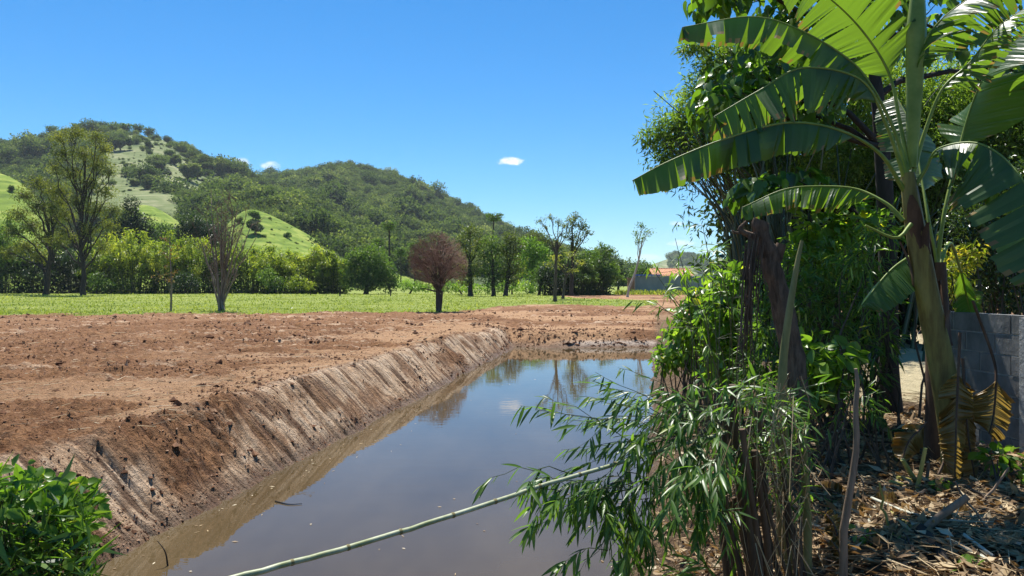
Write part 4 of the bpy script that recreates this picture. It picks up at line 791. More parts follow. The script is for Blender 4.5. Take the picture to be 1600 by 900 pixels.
for row in range(9):
    zt = ztop - row * .2; s0 = -(.2 if row % 2 else 0.0)
    while s0 < Lw - .02:
        a_, b_ = max(s0, 0) + .006, min(s0 + .39, Lw) - .006
        if b_ - a_ > .05:
            if 1.36 < (a_ + b_) / 2 < 1.6: pass
            g = Geo(); o_ = r.normal(0, .003); wbox(g, a_, b_, zt - .187 + r.normal(0, .0015), zt - r.uniform(0, .003), o_, .12); g.build('block', M['block'], root)
        s0 += .40
g = Geo(); wbox(g, 1.35, 1.55, .9, ztop - .02, .05, .14); g.build('pier', M['mortar'], root)

# ------------------------------------------------------------------ banana plants
def bananamat(name, top, und, tr, trans=.42):
    m, N, Lk, o = newmat(name); at = N.new('ShaderNodeAttribute'); at.attribute_name = 'rnd'; tcx = N.new('ShaderNodeTexCoord')
    nz_ = N.new('ShaderNodeTexNoise'); nz_.inputs['Scale'].default_value = 3.5; nz_.inputs['Detail'].default_value = 5; Lk.new(tcx.outputs['Object'], nz_.inputs['Vector'])
    ad = N.new('ShaderNodeMath'); ad.operation = 'MULTIPLY_ADD'; Lk.new(nz_.outputs[0], ad.inputs[0]); ad.inputs[1].default_value = .5; Lk.new(at.outputs['Fac'], ad.inputs[2])
    rp = ramp(N, [(.35, top), (1.0, und)]); Lk.new(ad.outputs[0], rp.inputs[0])
    p = N.new('ShaderNodeBsdfPrincipled'); p.inputs['Roughness'].default_value = .36; p.inputs['Specular IOR Level'].default_value = .55; Lk.new(rp.outputs[0], p.inputs['Base Color'])
    t = N.new('ShaderNodeBsdfTranslucent'); t.inputs['Color'].default_value = tr
    ms = N.new('ShaderNodeMixShader'); ms.inputs[0].default_value = trans; Lk.new(p.outputs[0], ms.inputs[1]); Lk.new(t.outputs[0], ms.inputs[2]); Lk.new(ms.outputs[0], o.inputs['Surface']); return m
M['drybanana'] = bananamat('dry_banana_leaf', C(.12, .07, .02), C(.36, .25, .07), C(.45, .30, .06), .3)
M['banana'] = bananamat('banana_leaf', C(.030, .072, .022), C(.065, .13, .04), C(.19, .34, .02))
M['midrib'] = barkmat('banana_midrib', C(.13, .20, .035), C(.27, .33, .075), 5, (1, 1, 1), .45, .05)
M['stem'] = barkmat('banana_pseudostem', C(.085, .058, .02), C(.30, .26, .075), 7, (1.8, 1.8, .3), .6, .5)
M['sheath'] = barkmat('dry_brown_sheath', C(.045, .026, .018), C(.16, .095, .06), 9, (1, 1, .2), .85, .5)
def blade(g, P, w, dr, seed, tears=.055, roll=0., pleat=.003, ref=(0, 0, 1.0), sweep=.30, shrink=.34, curl=(18, 18), cols=3.2, prof=None, tearp=.85):
    r = np.random.default_rng(seed); n = len(P); T = nrm(np.gradient(P, axis=0)); up = np.array(ref, float); Nn = nrm(up - T * (T @ up)[:, None]); S = np.cross(T, Nn); cr, sr = math.cos(roll), math.sin(roll); N2 = Nn * cr + S * sr; S2 = S * cr - Nn * sr
    sv = np.linspace(0, 1, n)
    def at(s):
        i = s * (n - 1); k = np.clip(i.astype(int), 0, n - 2); f = (i - k)[:, None]; L_ = lambda A: A[k] * (1 - f) + A[k + 1] * f; return L_(P), L_(T), L_(N2), L_(S2)
    prof = prof or (lambda s: w * np.minimum(1, sstep(-.02, .16, s) ** .8) * np.sqrt(np.clip(1 - ((s - .35) / .66).clip(0, 1) ** 2.2, 0.002, 1)))
    for si, side in enumerate((1, -1)):
        a0 = math.radians(dr[si]); s = 0.0
        while s < .995:
            e = min(1.0, s + r.uniform(.35, 1.7) * tears);
            if 1 - e < .02: e = 1.0
            k = max(3, int((e - s) / .0125) + 1); ss = np.linspace(s, e, k); torn = r.random() < tearp
            j0 = a0 + math.radians(r.normal(0, 10 if torn else 2)); j1 = math.radians(curl[si] + r.normal(0, 12 if torn else 4)); rows = 7; U_ = np.linspace(0, 1, rows); V = np.zeros((k, rows, 3)); c = (s + e) / 2
            pos, Tt, Nt, St = at(ss); wv = prof(ss) * (1 + .02 * r.normal(size=k)); cur = pos.copy(); V[:, 0] = cur
            pz = r.normal(size=k) * pleat
            for q in range(1, rows):
                u_ = U_[q]; an = j0 + j1 * u_; step = wv / (rows - 1)
                d = side * St * math.cos(an) - Nt * math.sin(an) + Tt * sweep
                cur = cur + d * step[:, None]
                nl = Nt * math.cos(an) + side * St * math.sin(an)
                V[:, q] = cur + nl * (pz * min(1, u_ * 2))[:, None] + Tt * ((c - ss) * shrink * u_ * (1 if torn else .0) * np.linalg.norm(P[-1] - P[0]))[:, None]
            i_ = np.arange(k - 1)[:, None] * rows + np.arange(rows - 1)[None]; f = np.stack([i_, i_ + rows, i_ + rows + 1, i_ + 1], -1).reshape(-1, 4)
            mi = np.zeros((k - 1, rows - 1), int); mi[:, -1] = (r.random(k - 1) < (.35 if torn else .04)); g.add(V.reshape(-1, 3), f, mi.ravel(), np.clip(.3 + r.normal(0, .12) + .08 * np.repeat(r.normal(size=k - 1), rows - 1), 0, 1)); s = e
def banana_leaf(parent, pts, nb, w, dr, seed, mat='banana', ribmat='midrib', rr=(.022, .012, .003), label=None, **kw):
    P = polyline([W(*p) for p in pts], 60); k0 = int(nb * 59); B = P[k0:]; Bn = polyline(B[::max(1, len(B) // 12)].tolist() + [B[-1]], 70) if len(B) > 14 else B
    g = Geo(); blade(g, Bn, w, dr, seed, **kw); o = g.build('leaf', [M[mat], M['drybanana']], parent, smooth=False)
    g = Geo(); tube(g, P, np.interp(np.linspace(0, 1, 60), [0, nb, 1], rr), 7); g.build('midrib', M[ribmat], o, smooth=True)
    if label: o['label'] = label
    return o
b0 = ghit(1500, 742); DB = b0[1]
root = thing('banana_plant', 'tall banana plant with torn green leaves in front of the block wall', 'banana plant', b0); g = Geo()
sp = [b0 - [0, 0, .1], W(1492, 690, DB), W(1474, 580, DB), W(1455, 490, DB), W(1436, 390, DB), W(1424, 320, DB), W(1418, 270, DB)]
P = polyline(sp, 26); s = DB / FPX; tube(g, P, np.interp(np.linspace(0, 1, 26), [0, .15, .5, .8, 1], np.array([25, 21, 18, 14, 10]) * s), 16, jit=.16); g.build('pseudostem', M['stem'], root, smooth=True)
r = np.random.default_rng(420)
for i in range(6):                            # dry leaf sheaths peeling off the stem
    k = int(r.integers(5, 22)); a = r.uniform(2.6, 6.8); rad = np.interp(k / 25, [0, .15, .5, .8, 1], np.array([25, 21, 18, 14, 10]) * s); c = P[k]; dirv = np.array([math.cos(a), math.sin(a), 0]); tdir = nrm(P[min(k + 1, 25)] - P[k - 1])
    g = Geo(); L = r.uniform(.25, .6); n = 8; t = np.linspace(0, 1, n); sd = nrm(np.cross(tdir, dirv)); wv = .012 + .05 * np.sin(t * 3.14) ** .7
    ctr = c + tdir * L * (t[:, None] - .3) + dirv * (rad + .006 + .05 * (t[:, None] - .3) ** 2 * 2); V = np.stack([ctr - sd * wv[:, None] - dirv * .02, ctr, ctr + sd * wv[:, None] - dirv * .02], 1); ii = np.arange(n - 1)[:, None] * 3 + np.arange(2)[None]
    g.add(V.reshape(-1, 3), np.stack([ii, ii + 1, ii + 4, ii + 3], -1).reshape(-1, 4)); g.build('dry_sheath', M['sheath'], root, smooth=True)
T0 = (1419, 275, DB); d = DB
banana_leaf(root, [T0, (1398, 205, d), (1362, 135, d - .05), (1325, 92, d - .1), (1250, 47, d - .2), (1175, 26, d - .25), (1068, 42, d - .3)], .30, .29, (52, 58), 501, label='leaf arching highest to the left against the sky')
banana_leaf(root, [(1416, 285, d), (1385, 195, d - .1), (1345, 125, d - .2), (1255, 106, d - .3), (1185, 142, d - .35), (1116, 182, d - .4)], .30, .40, (45, 62), 502, tears=.05, label='second leaf from the top on the left side')
banana_leaf(root, [(1414, 300, d), (1375, 240, d - .15), (1310, 203, d - .3), (1228, 192, d - .4), (1130, 218, d - .5), (1045, 252, d - .5), (988, 282, d - .5)], .28, .27, (60, 66), 503, tears=.06, label='longest leaf, reaching far left over the field')
banana_leaf(root, [(1412, 345, d), (1385, 318, d + .1), (1340, 296, d + .3), (1285, 291, d + .4), (1225, 296, d + .45), (1160, 324, d + .5)], .30, .26, (40, 55), 504, label='lowest leaf on the left side')
banana_leaf(root, [(1420, 265, d), (1405, 185, d + .1), (1388, 112, d + .2), (1345, 45, d + .15), (1290, -8, d), (1240, -40, d - .2)], .38, .38, (15, 10), 505, roll=.7, tears=.12, tearp=.5, label='bright backlit leaf rising up and left')
banana_leaf(root, [(1424, 262, d), (1428, 180, d), (1434, 95, d - .05), (1462, 40, d - .1), (1520, -5, d - .25), (1590, -30, d - .4)], .36, .38, (38, 42), 506, roll=-.25, tears=.06, label='leaf arching over to the right at the top')
banana_leaf(root, [(1426, 275, d), (1444, 210, d), (1472, 140, d - .05), (1515, 98, d - .1), (1560, 42, d - .2), (1620, 2, d - .3)], .40, .26, (30, 40), 507, tears=.035, tearp=.95, label='pale shredded leaf rising to the right')
banana_leaf(root, [(1424, 300, d), (1446, 265, d - .05), (1468, 232, d - .15), (1535, 226, d - .45), (1600, 285, d - .8), (1650, 420, d - 1.0)], .30, .56, (36, 50), 508, tears=.07, curl=(10, 22), label='large dark leaf drooping to the right')
g = Geo(); tube(g, polyline([W(1426, 262, d), W(1427, 180, d), W(1431, 60, d), W(1436, -70, d)], 14), np.interp(np.linspace(0, 1, 14), [0, .3, .7, 1], [.035, .06, .085, .03]), 9)
o = g.build('rolled_leaf', M['midrib'], root, smooth=True); o['label'] = 'pale green rolled new leaf standing upright'
g = Geo(); tube(g, polyline([W(1424, 350, d - .1), W(1400, 372, d - .15), W(1352, 352, d - .2)][::-1], 8), np.linspace(.008, .02, 8), 6); g.build('broken_petiole', M['midrib'], root, smooth=True)
# second, younger plant
b1 = ghit(1476, 735); b1[1] += .35; b1[0] = (1468 - 800) / FPX * b1[1]; b1[2] = gz(b1[0], b1[1]); D2 = b1[1]
root2 = thing('banana_plant', 'younger banana plant close behind the tall one', 'banana plant', b1); g = Geo()
tube(g, polyline([b1 - [0, 0, .1], W(1470, 640, D2), W(1466, 520, D2), W(1464, 410, D2)], 16), np.interp(np.linspace(0, 1, 16), [0, .5, 1], [.15, .12, .075]), 12); g.build('pseudostem', M['sheath'], root2, smooth=True)
banana_leaf(root2, [(1464, 415, D2), (1476, 330, D2), (1498, 235, D2 + .1), (1520, 160, D2 + .1), (1548, 105, D2), (1605, 45, D2 - .2)], .42, .50, (12, 14), 511, roll=.5, tears=.2, tearp=.4, label='broad dark leaf seen from below at the upper right')
banana_leaf(root2, [(1464, 415, D2), (1452, 350, D2), (1440, 280, D2 + .2), (1425, 200, D2 + .5), (1400, 150, D2 + .8)], .45, .34, (30, 30), 512, tears=.2, tearp=.4)
banana_leaf(root2, [(1462, 430, D2), (1440, 395, D2 - .1), (1410, 408, D2 - .25), (1382, 432, D2 - .35), (1346, 478, D2 - .45)], .42, .27, (30, 35), 513, tears=.16, tearp=.4, label='small leaf hanging left of the stems')
banana_leaf(root2, [(1466, 420, D2), (1484, 380, D2 + .2), (1500, 420, D2 + .6), (1512, 470, D2 + .9), (1520, 500, D2 + 1.)], .5, .16, (30, 30), 514, tears=.3)
# sprout beyond the wall and a seedling on the litter
bs = np.array([(1512 - 800) / FPX * 8.6, 8.6, 1.2]); rs = thing('banana_sprout', 'bright young banana leaf showing above the block wall', 'banana plant', bs); g = Geo(); tube(g, [bs, W(1508, 520, 8.6), W(1500, 488, 8.6)], [.04, .03, .02], 7); g.build('pseudostem', M['midrib'], rs, smooth=True)
banana_leaf(rs, [(1500, 492, 8.6), (1505, 486, 8.6), (1514, 472, 8.55), (1524, 455, 8.5)], .2, .14, (20, 15), 515, ref=(-.2, -.9, .4), tears=.5, tearp=0)
bs = ghit(1392, 690); rs = thing('banana_seedling', 'tiny bright green banana seedling on the leaf litter', 'banana plant', bs); g = Geo(); q = bs[1]; tube(g, [bs, W(1389, 680, q), W(1388, 668, q)], [.014, .012, .008], 6); g.build('pseudostem', M['midrib'], rs, smooth=True)
banana_leaf(rs, [(1388, 670, q), (1384, 664, q), (1376, 657, q - .05), (1366, 652, q - .1)], .15, .085, (10, 10), 516, ref=(.1, -.8, .6), tears=.6, tearp=0, rr=(.006, .005, .002)); banana_leaf(rs, [(1389, 674, q), (1396, 672, q), (1404, 671, q), (1412, 672, q)], .15, .04, (10, 10), 517, tears=.6, tearp=0, rr=(.006, .005, .002))
# dead hanging leaves round the stems
def dry_leaf(label, pts, w, seed, nb=.1, dr=(15, 15), mat='drybanana', nm='dry_banana_leaf'):
    P = [W(*p) for p in pts]; rt = thing(nm, label, 'dead leaf', P[-1]); o = banana_leaf(rt, pts, nb, w, dr, seed, mat, 'sheath' if mat == 'drybanana' else 'midrib', rr=(.014, .010, .004), tears=.7, tearp=.6, curl=(25, 40), pleat=.010, ref=(-.35, -1, .25)); return rt
dd = DB - .15
dry_leaf('yellow brown dead leaf hanging nearest the wall foot', [(1520, 470, dd + .3), (1552, 560, dd + .3), (1556, 600, dd + .25), (1552, 650, dd + .2), (1545, 678, dd + .15)], .20, 521, .45, (10, 10))
dry_leaf('folded olive dead leaf leaning upright between stem and wall', [(1504, 560, dd), (1508, 620, dd - .05), (1514, 690, dd - .1), (1526, 765, dd - .15)], .13, 522, .15, (25, 30))
dry_leaf('brown crumpled dead leaf hanging beside the banana stem', [(1500, 520, dd - .1), (1497, 590, dd - .15), (1494, 660, dd - .2), (1492, 745, dd - .25)], .14, 523, .3, (20, 20))
dry_leaf('orange brown dead leaf at the foot of the banana stem', [(1448, 660, dd - .1), (1436, 672, dd - .15), (1420, 690, dd - .2), (1408, 722, dd - .25)], .13, 524, .1, (20, 15))

# ------------------------------------------------------------------ leaf pieces used near the camera
def leafmesh(name, kind, mat):
    g = Geo()
    if kind == 'lance':
        t = np.array([0, .12, .35, .65, .88, 1.0]); w = np.array([.012, .048, .072, .06, .026, .002])
    elif kind == 'heart':
        t = np.array([-.10, 0.02, .2, .45, .75, 1.0]); w = np.array([.16, .34, .43, .38, .19, .01])
    else:
        t = np.array([0, .15, .38, .62, .85, 1.0]); w = np.array([.03, .20, .31, .28, .14, .005])
    z = -0.16 * t ** 2; V = np.stack([np.stack([-w, t, z + w * .32], -1), np.stack([0 * w, np.maximum(t, 0), z], -1), np.stack([w, t, z + w * .32], -1)], 1); ii = np.arange(5)[:, None] * 3 + np.arange(2)[None]
    g.add(V.reshape(-1, 3), np.stack([ii, ii + 1, ii + 4, ii + 3], -1).reshape(-1, 4), 0, .5); return g.mesh(name, mat, True)
def lframe(d, nn):
    d = nrm(d); s = nrm(np.cross(d, nn)); n2 = np.cross(s, d); return s, d, n2
def leaves_as_parts(root, mesh, mats, C_, d, nn, L, nmax, name='leaf', fol='foliage', seed=1):
    """the largest leaves in view become parts, the rest one joined part"""
    r = np.random.default_rng(seed); n = len(C_); app = L / C_[:, 1]; order = np.argsort(-app); s, d, n2 = lframe(d, nn); off = np.array(parent_world(root))
    for i in order[:nmax]:
        o = bpy.data.objects.new(name, mesh); COL.objects.link(o); o.parent = root
        Rm = np.eye(4); Rm[:3, 0] = s[i] * L[i]; Rm[:3, 1] = d[i] * L[i]; Rm[:3, 2] = n2[i] * L[i]; Rm[:3, 3] = C_[i] - off; o.matrix_local = Matrix(Rm.tolist())
    rest = order[nmax:]
    if len(rest):
        mv = np.array([v.co[:] for v in mesh.vertices]); mf = np.array([list(p.vertices) for p in mesh.polygons]); k = len(rest)
        V = (mv[None, :, 0:1] * s[rest][:, None] + mv[None, :, 1:2] * d[rest][:, None] + mv[None, :, 2:3] * n2[rest][:, None]) * L[rest][:, None, None] + C_[rest][:, None]
        g = Geo(); g.add(V.reshape(-1, 3), (np.arange(k)[:, None, None] * len(mv) + mf[None]).reshape(-1, mf.shape[1]), 0, np.repeat(np.clip(r.normal(.45, .22, k), 0, 1), len(mf))); g.build(fol, mats, root, True, 'stuff')
ME_HEART = leafmesh('heart_leaf', 'heart', M['heart']); ME_LANCE = leafmesh('bamboo_leaf', 'lance', M['bamboo']); ME_OVAL = leafmesh('oval_leaf', 'oval', M['bright'])

# ------------------------------------------------------------------ broadleaf tree over the banana
r = np.random.default_rng(430); bt = gpt(1388, 9.4, -.05); root = thing('broadleaf_tree', 'tree with large heart-shaped leaves hanging over the banana plant', 'tree', bt); g = Geo()
TP = polyline([bt, W(1388, 470, 9.4), W(1384, 330, 9.4), W(1372, 160, 9.4), W(1350, 0, 9.5)], 18); tube(g, TP, np.interp(np.linspace(0, 1, 18), [0, .1, .6, 1], [.19, .12, .10, .05]), 10)
cls = [(1175, 140, 78, 62, 0), (1120, 165, 42, 40, -.2), (1240, 170, 70, 50, .3), (1240, 60, 90, 45, .3), (1330, 30, 100, 60, .6), (1225, 292, 75, 26, .1), (1180, 300, 36, 24, .0), (1420, -60, 150, 60, .5), (1120, -12, 46, 24, -.3), (1190, -25, 80, 34, 0), (1480, 40, 110, 60, 1.0), (1560, -40, 100, 60, .8), (1600, 120, 80, 80, .9), (1600, -140, 120, 90, .6)]
CC, DDv, NN, LL = [], [], [], []
for (px, py, rx, ry, dz) in cls:
    Dc = 9.3 + dz; c = W(px, py, Dc); s = Dc / FPX; k0 = int(np.clip(np.argmin(np.abs(TP[:, 2] - (c[2] - .6))), 4, 17)); Q = curve(TP[k0], c, .05, .1, 7, .02, r); tube(g, Q, np.linspace(.05, .012, 7), 5)
    R = np.array([rx * s, .75, ry * s]); n = int((50 + rx * ry / 24) * (1 if px < 1300 else .45))
    for q in range(7): tube(g, curve(Q[4], c + rdir(1, r)[0] * R * .8, .08, .06, 5, .02, r), np.linspace(.014, .004, 5), 4)
    u = rdir(n, r); p = c + u * R * (r.random((n, 1)) ** .45); CC.append(p); DDv.append(nrm(u * [.6, .4, .3] + np.array([0, -.1, -.75]) + rdir(n, r) * .55)); NN.append(nrm(np.array([0, -.15, .9]) + rdir(n, r) * .65 + u * .3)); LL.append(r.uniform(.10, .22, n))
g.build('trunk', M['darkbark'], root, smooth=True)
leaves_as_parts(root, ME_HEART, M['heart'], np.concatenate(CC), np.concatenate(DDv), np.concatenate(NN), np.concatenate(LL), 280, seed=431)

# ------------------------------------------------------------------ big bamboo clump
r = np.random.default_rng(440); DC = 19.0; b0 = gpt(1235, DC); root = thing('bamboo_clump', 'huge bamboo clump with dark culms and feathery top behind the banana', 'bamboo', b0); s = DC / FPX
tips = [(1055, 210, 45, 45), (1090, 160, 45, 40), (1130, 110, 50, 40), (1170, 90, 60, 40), (1240, 90, 80, 60), (1330, 110, 100, 80), (1440, 140, 110, 90), (1110, 240, 60, 40), (1540, 200, 80, 90)]
CUL = []
for i in range(130):
    t_ = tips[int(r.integers(0, len(tips)))] if i > 40 else tips[int(r.integers(0, 4))]; fx = 1145 + 140 * r.random() + (max(0, t_[0] - 1250)) * .6; foot = gpt(fx, DC + r.normal() * 1.2); tip = W(t_[0] + r.normal() * t_[2] * .5, t_[1] + r.normal() * t_[3] * .5, DC + r.normal() * 1.5)
    mid = foot + (tip - foot) * np.array([.33, .4, .62]); P = polyline([foot, foot + (mid - foot) * .5 + [0, 0, .25], mid, tip], 12); g = Geo(); tube(g, P, np.linspace(.045, .010, 12), 5, 0, r.random()); CUL.append(P); g.build('culm', M['culm'], root, smooth=True)
gl = Geo()
fol = [(1052, 235, 40, 42), (1040, 205, 30, 30), (1075, 185, 45, 42), (1062, 265, 40, 22), (1100, 145, 40, 34), (1120, 100, 40, 34), (1150, 85, 50, 30), (1105, 240, 60, 45), (1150, 190, 70, 70), (1170, 140, 60, 60), (1250, 120, 100, 80), (1340, 140, 110, 90), (1450, 170, 120, 100), (1300, 240, 100, 80), (1420, 270, 110, 90), (1200, 240, 70, 50), (1560, 200, 110, 110), (1640, 150, 90, 120), (1010, 215, 14, 16), (1075, 75, 16, 12), (1095, 68, 22, 16)]
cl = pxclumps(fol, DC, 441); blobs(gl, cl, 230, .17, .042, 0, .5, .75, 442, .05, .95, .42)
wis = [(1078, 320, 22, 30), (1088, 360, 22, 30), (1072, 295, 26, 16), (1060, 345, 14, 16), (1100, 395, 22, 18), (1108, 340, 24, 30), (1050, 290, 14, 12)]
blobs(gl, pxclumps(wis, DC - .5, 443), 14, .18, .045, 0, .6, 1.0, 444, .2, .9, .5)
gl.build('foliage', M['plume'], root, kind='stuff')
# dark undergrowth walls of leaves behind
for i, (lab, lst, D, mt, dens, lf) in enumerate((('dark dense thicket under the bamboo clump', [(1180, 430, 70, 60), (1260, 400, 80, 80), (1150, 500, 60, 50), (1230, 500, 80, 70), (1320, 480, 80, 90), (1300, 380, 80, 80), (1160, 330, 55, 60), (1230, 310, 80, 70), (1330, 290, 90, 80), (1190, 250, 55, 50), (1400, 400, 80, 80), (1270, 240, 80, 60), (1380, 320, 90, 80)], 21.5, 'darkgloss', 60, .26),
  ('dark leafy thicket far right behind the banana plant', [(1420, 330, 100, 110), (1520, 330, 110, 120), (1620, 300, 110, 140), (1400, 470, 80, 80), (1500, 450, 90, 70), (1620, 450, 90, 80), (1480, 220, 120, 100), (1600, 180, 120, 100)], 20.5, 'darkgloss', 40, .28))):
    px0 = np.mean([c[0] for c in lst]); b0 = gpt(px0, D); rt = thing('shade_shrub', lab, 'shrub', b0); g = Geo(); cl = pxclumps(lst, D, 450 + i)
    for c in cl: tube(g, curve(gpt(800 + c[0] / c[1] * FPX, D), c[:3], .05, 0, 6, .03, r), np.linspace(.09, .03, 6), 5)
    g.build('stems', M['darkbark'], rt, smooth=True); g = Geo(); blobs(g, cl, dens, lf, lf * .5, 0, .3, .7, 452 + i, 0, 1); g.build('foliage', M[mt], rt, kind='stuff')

def shrub(name, label, lst, D, mat, leaf, dens, seed, aspect=.5, stems=6, cat='shrub', lo=0., hi=1., shell=.85, droop=.3, rough=.35, stemmat='bark', nparts=0, mesh=None, foot=None):
    r = np.random.default_rng(seed); px0 = foot if foot else np.mean([c[0] for c in lst]); b0 = gpt(px0, D); rt = thing(name, label, cat, b0); cl = pxclumps(lst, D, seed); g = Geo()
    for c in cl:
        for q in range(max(1, stems // len(cl) + 1)):
            f = b0 + np.array([r.normal() * .15, r.normal() * .15, 0]); e = c[:3] + rdir(1, r)[0] * c[3:6] * .6; tube(g, curve(f, e, .08, .1, 6, .02, r), np.linspace(.016, .004, 6) * (D / 8) ** .5, 5)
    g.build('stems', M[stemmat], rt, kind='stuff')
    if nparts:
        CC, Dd, Nn, Ll = [], [], [], []
        for c in cl:
            n = max(8, int(dens * 62 * c[3] * c[5])); u = rdir(n, r); CC.append(c[:3] + u * c[3:6] * r.random((n, 1)) ** .4 * (1 + .2 * r.normal(size=(n, 1)))); Dd.append(nrm(u * .7 + rdir(n, r) * .6 + [0, 0, -droop])); Nn.append(nrm(rdir(n, r) * .7 + [0, 0, .9])); Ll.append(leaf * r.uniform(.55, 1.3, n))
        leaves_as_parts(rt, mesh, M[mat], np.concatenate(CC), np.concatenate(Dd), np.concatenate(Nn), np.concatenate(Ll), nparts, seed=seed)
    else:
        g = Geo(); blobs(g, cl, dens, leaf, leaf * aspect, 0, droop, shell, seed + 1, lo, hi, rough); g.build('foliage', M[mat], rt, kind='stuff')
    return rt
shrub('small_leaved_tree', 'dark small-leaved tree behind the block wall at the right edge', [(1560, 300, 60, 50), (1520, 350, 50, 50), (1580, 380, 60, 60), (1510, 430, 45, 50), (1560, 450, 60, 40), (1610, 320, 60, 80)], 10.5, 'darkgloss', .075, 480, 461, stems=14)
shrub('golden_shrub', 'yellow green shrub glowing between banana stem and dark tree', [(1500, 410, 26, 30), (1470, 425, 24, 26), (1520, 395, 18, 22), (1490, 450, 30, 24), (1450, 400, 16, 30)], 8.9, 'gold', .085, 330, 462, stems=10, aspect=.42)
for i, (lab, lst, D, mt, n_) in enumerate((
 ('sunlit leafy bush at the tip of the right bank by the water', [(1040, 562, 24, 20), (1062, 545, 30, 26), (1085, 560, 26, 26)], 13.5, 'bright', 1), ('bright green bush on the right bank below the far yard', [(1085, 492, 32, 34), (1105, 470, 30, 28), (1070, 520, 28, 28), (1110, 520, 36, 34)], 11.5, 'bright', 1),
 ('bright bush just left of the cut tree trunk', [(1140, 450, 36, 36), (1125, 500, 36, 40), (1155, 520, 34, 44), (1130, 560, 40, 34), (1150, 590, 44, 26)], 9.6, 'bright', 1),
 ('leafy bush directly behind the cut tree trunk', [(1215, 450, 44, 40), (1235, 420, 40, 36), (1200, 510, 46, 50), (1190, 570, 46, 34), (1240, 560, 40, 44), (1200, 600, 50, 30), (1250, 600, 36, 30)], 8.8, 'bamboo', 1),
 ('shaded bush between the cut trunk and the banana stem', [(1290, 420, 50, 44), (1300, 500, 50, 56), (1275, 560, 46, 40), (1330, 440, 40, 50), (1260, 470, 40, 50), (1300, 570, 46, 36), (1330, 590, 36, 34), (1265, 600, 40, 30)], 8.4, 'bamboo', 0),
 ('dark bush just left of the banana stem', [(1345, 400, 40, 40), (1360, 470, 36, 46), (1345, 540, 38, 40), (1375, 360, 34, 34), (1360, 590, 30, 34), (1385, 530, 22, 40)], 7.9, 'bamboo', 0),
 ('sunlit leafy shoots between the cut trunk and the stakes', [(1265, 560, 36, 36), (1290, 600, 36, 30), (1250, 610, 30, 30), (1310, 560, 30, 30)], 7.0, 'bright', 1),
 ('fresh green shoots high behind the tall bamboo stake', [(1280, 360, 44, 36), (1310, 400, 40, 36), (1260, 400, 36, 30), (1340, 350, 40, 34)], 9.2, 'bright', 1),
 ('low shoots with fresh leaves in front of the cut trunk', [(1210, 640, 40, 30), (1245, 620, 36, 30), (1190, 610, 36, 26), (1260, 660, 26, 26)], 6.0, 'bamboo', 1))):
    shrub('bank_shrub', lab, lst, D, mt, .15 if mt == 'bamboo' else .13, 34 if n_ else 40, 470 + i, stems=12, nparts=60 if n_ else 40, mesh=ME_LANCE if mt == 'bamboo' else ME_OVAL)
# light bamboo shoots reaching up against the sky
def bamboo_spray(root, tw, mesh, seed, nl=(8, 13), L=.15, rad=.004, spread=.7, stemg=None, curlz=-.5):
    """twigs tw = list of (p0, p1); returns arrays of leaf frames"""
    r = np.random.default_rng(seed); CC, Dd, Nn, Ll = [], [], [], []
    for (p0, p1) in tw:
        P = curve(p0, p1, .06, .10, 8, .012, r); tube(stemg, P, np.linspace(rad, rad * .35, 8), 4, 0, r.random()); n = int(r.integers(*nl)); t = .25 + .75 * r.random(n) ** .7; j = t * 7; k = np.minimum(j.astype(int), 6); c = P[k] * (1 - (j - k))[:, None] + P[k + 1] * (j - k)[:, None]
        tn = nrm(P[k + 1] - P[k]); CC.append(c); Dd.append(nrm(tn * .75 + rdir(n, r) * spread + np.array([0, 0, curlz]))); Nn.append(nrm(np.array([0, -.1, 1.0]) + rdir(n, r) * .6)); Ll.append(L * r.uniform(.55, 1.35, n))
    return np.concatenate(CC), np.concatenate(Dd), np.concatenate(Nn), np.concatenate(Ll)
r = np.random.default_rng(480); b0 = gpt(1135, 8.2); root = thing('bamboo_shoots', 'light green bamboo shoots waving in front of the far yard', 'bamboo', b0); g = Geo(); tw = []
for (tx, ty) in ((1025, 428), (1045, 400), (1062, 430), (1080, 398), (1098, 352), (1118, 392), (1135, 372), (1055, 372), (1040, 455), (1090, 440), (1110, 425), (1150, 410), (1022, 470), (1075, 462), (1160, 385)):
    foot = b0 + np.array([r.normal() * .15, r.normal() * .15, 0]); tip = W(tx, ty, 8.2 + r.normal() * .4); P = polyline([foot, foot + (tip - foot) * [.4, .5, .7], tip], 10); tube(g, P, np.linspace(.008, .003, 10), 5, 0, .8)
    for q in range(4): k = int(r.integers(5, 10)); tw.append((P[k], P[k] + np.array([r.normal() * .18, r.normal() * .18, r.uniform(-.05, .14)])))
fr = bamboo_spray(root, tw, ME_OVAL, 481, (4, 8), .13, .003, .7, g); g.build('stems', M['culm'], root, kind='stuff'); leaves_as_parts(root, leafmesh('shoot_leaf', 'lance', M['bright']), M['bright'], *fr, 220, seed=482)

# ------------------------------------------------------------------ cut trunk, stakes
M['oldtrunk'] = barkmat('old_trunk', C(.045, .03, .022), C(.20, .135, .092), 22, (1, 1, .22), .95, 1.0, .03)
b0 = ghit(1246, 606); DT = 6.3; b0 = gpt(1246, DT, -.1); root = thing('cut_tree_trunk', 'bare sawn-off tree trunk with forked stub on the right bank', 'tree stump', b0); g = Geo(); s = DT / FPX; r = np.random.default_rng(490)
P = polyline([b0, W(1244, 600, DT), W(1232, 520, DT), W(1215, 450, DT), W(1200, 400, DT), W(1190, 365, DT), W(1189, 344, DT)], 30); P[1:-1] += r.normal(size=(28, 3)) * .004; rd = np.interp(np.linspace(0, 1, 30), [0, .3, .7, .9, 1], np.array([18, 16, 14, 12, 12]) * s) * (1 + .06 * r.normal(size=30)); tube(g, P, rd, 20, jit=.30); g.build('trunk', M['oldtrunk'], root, smooth=True)
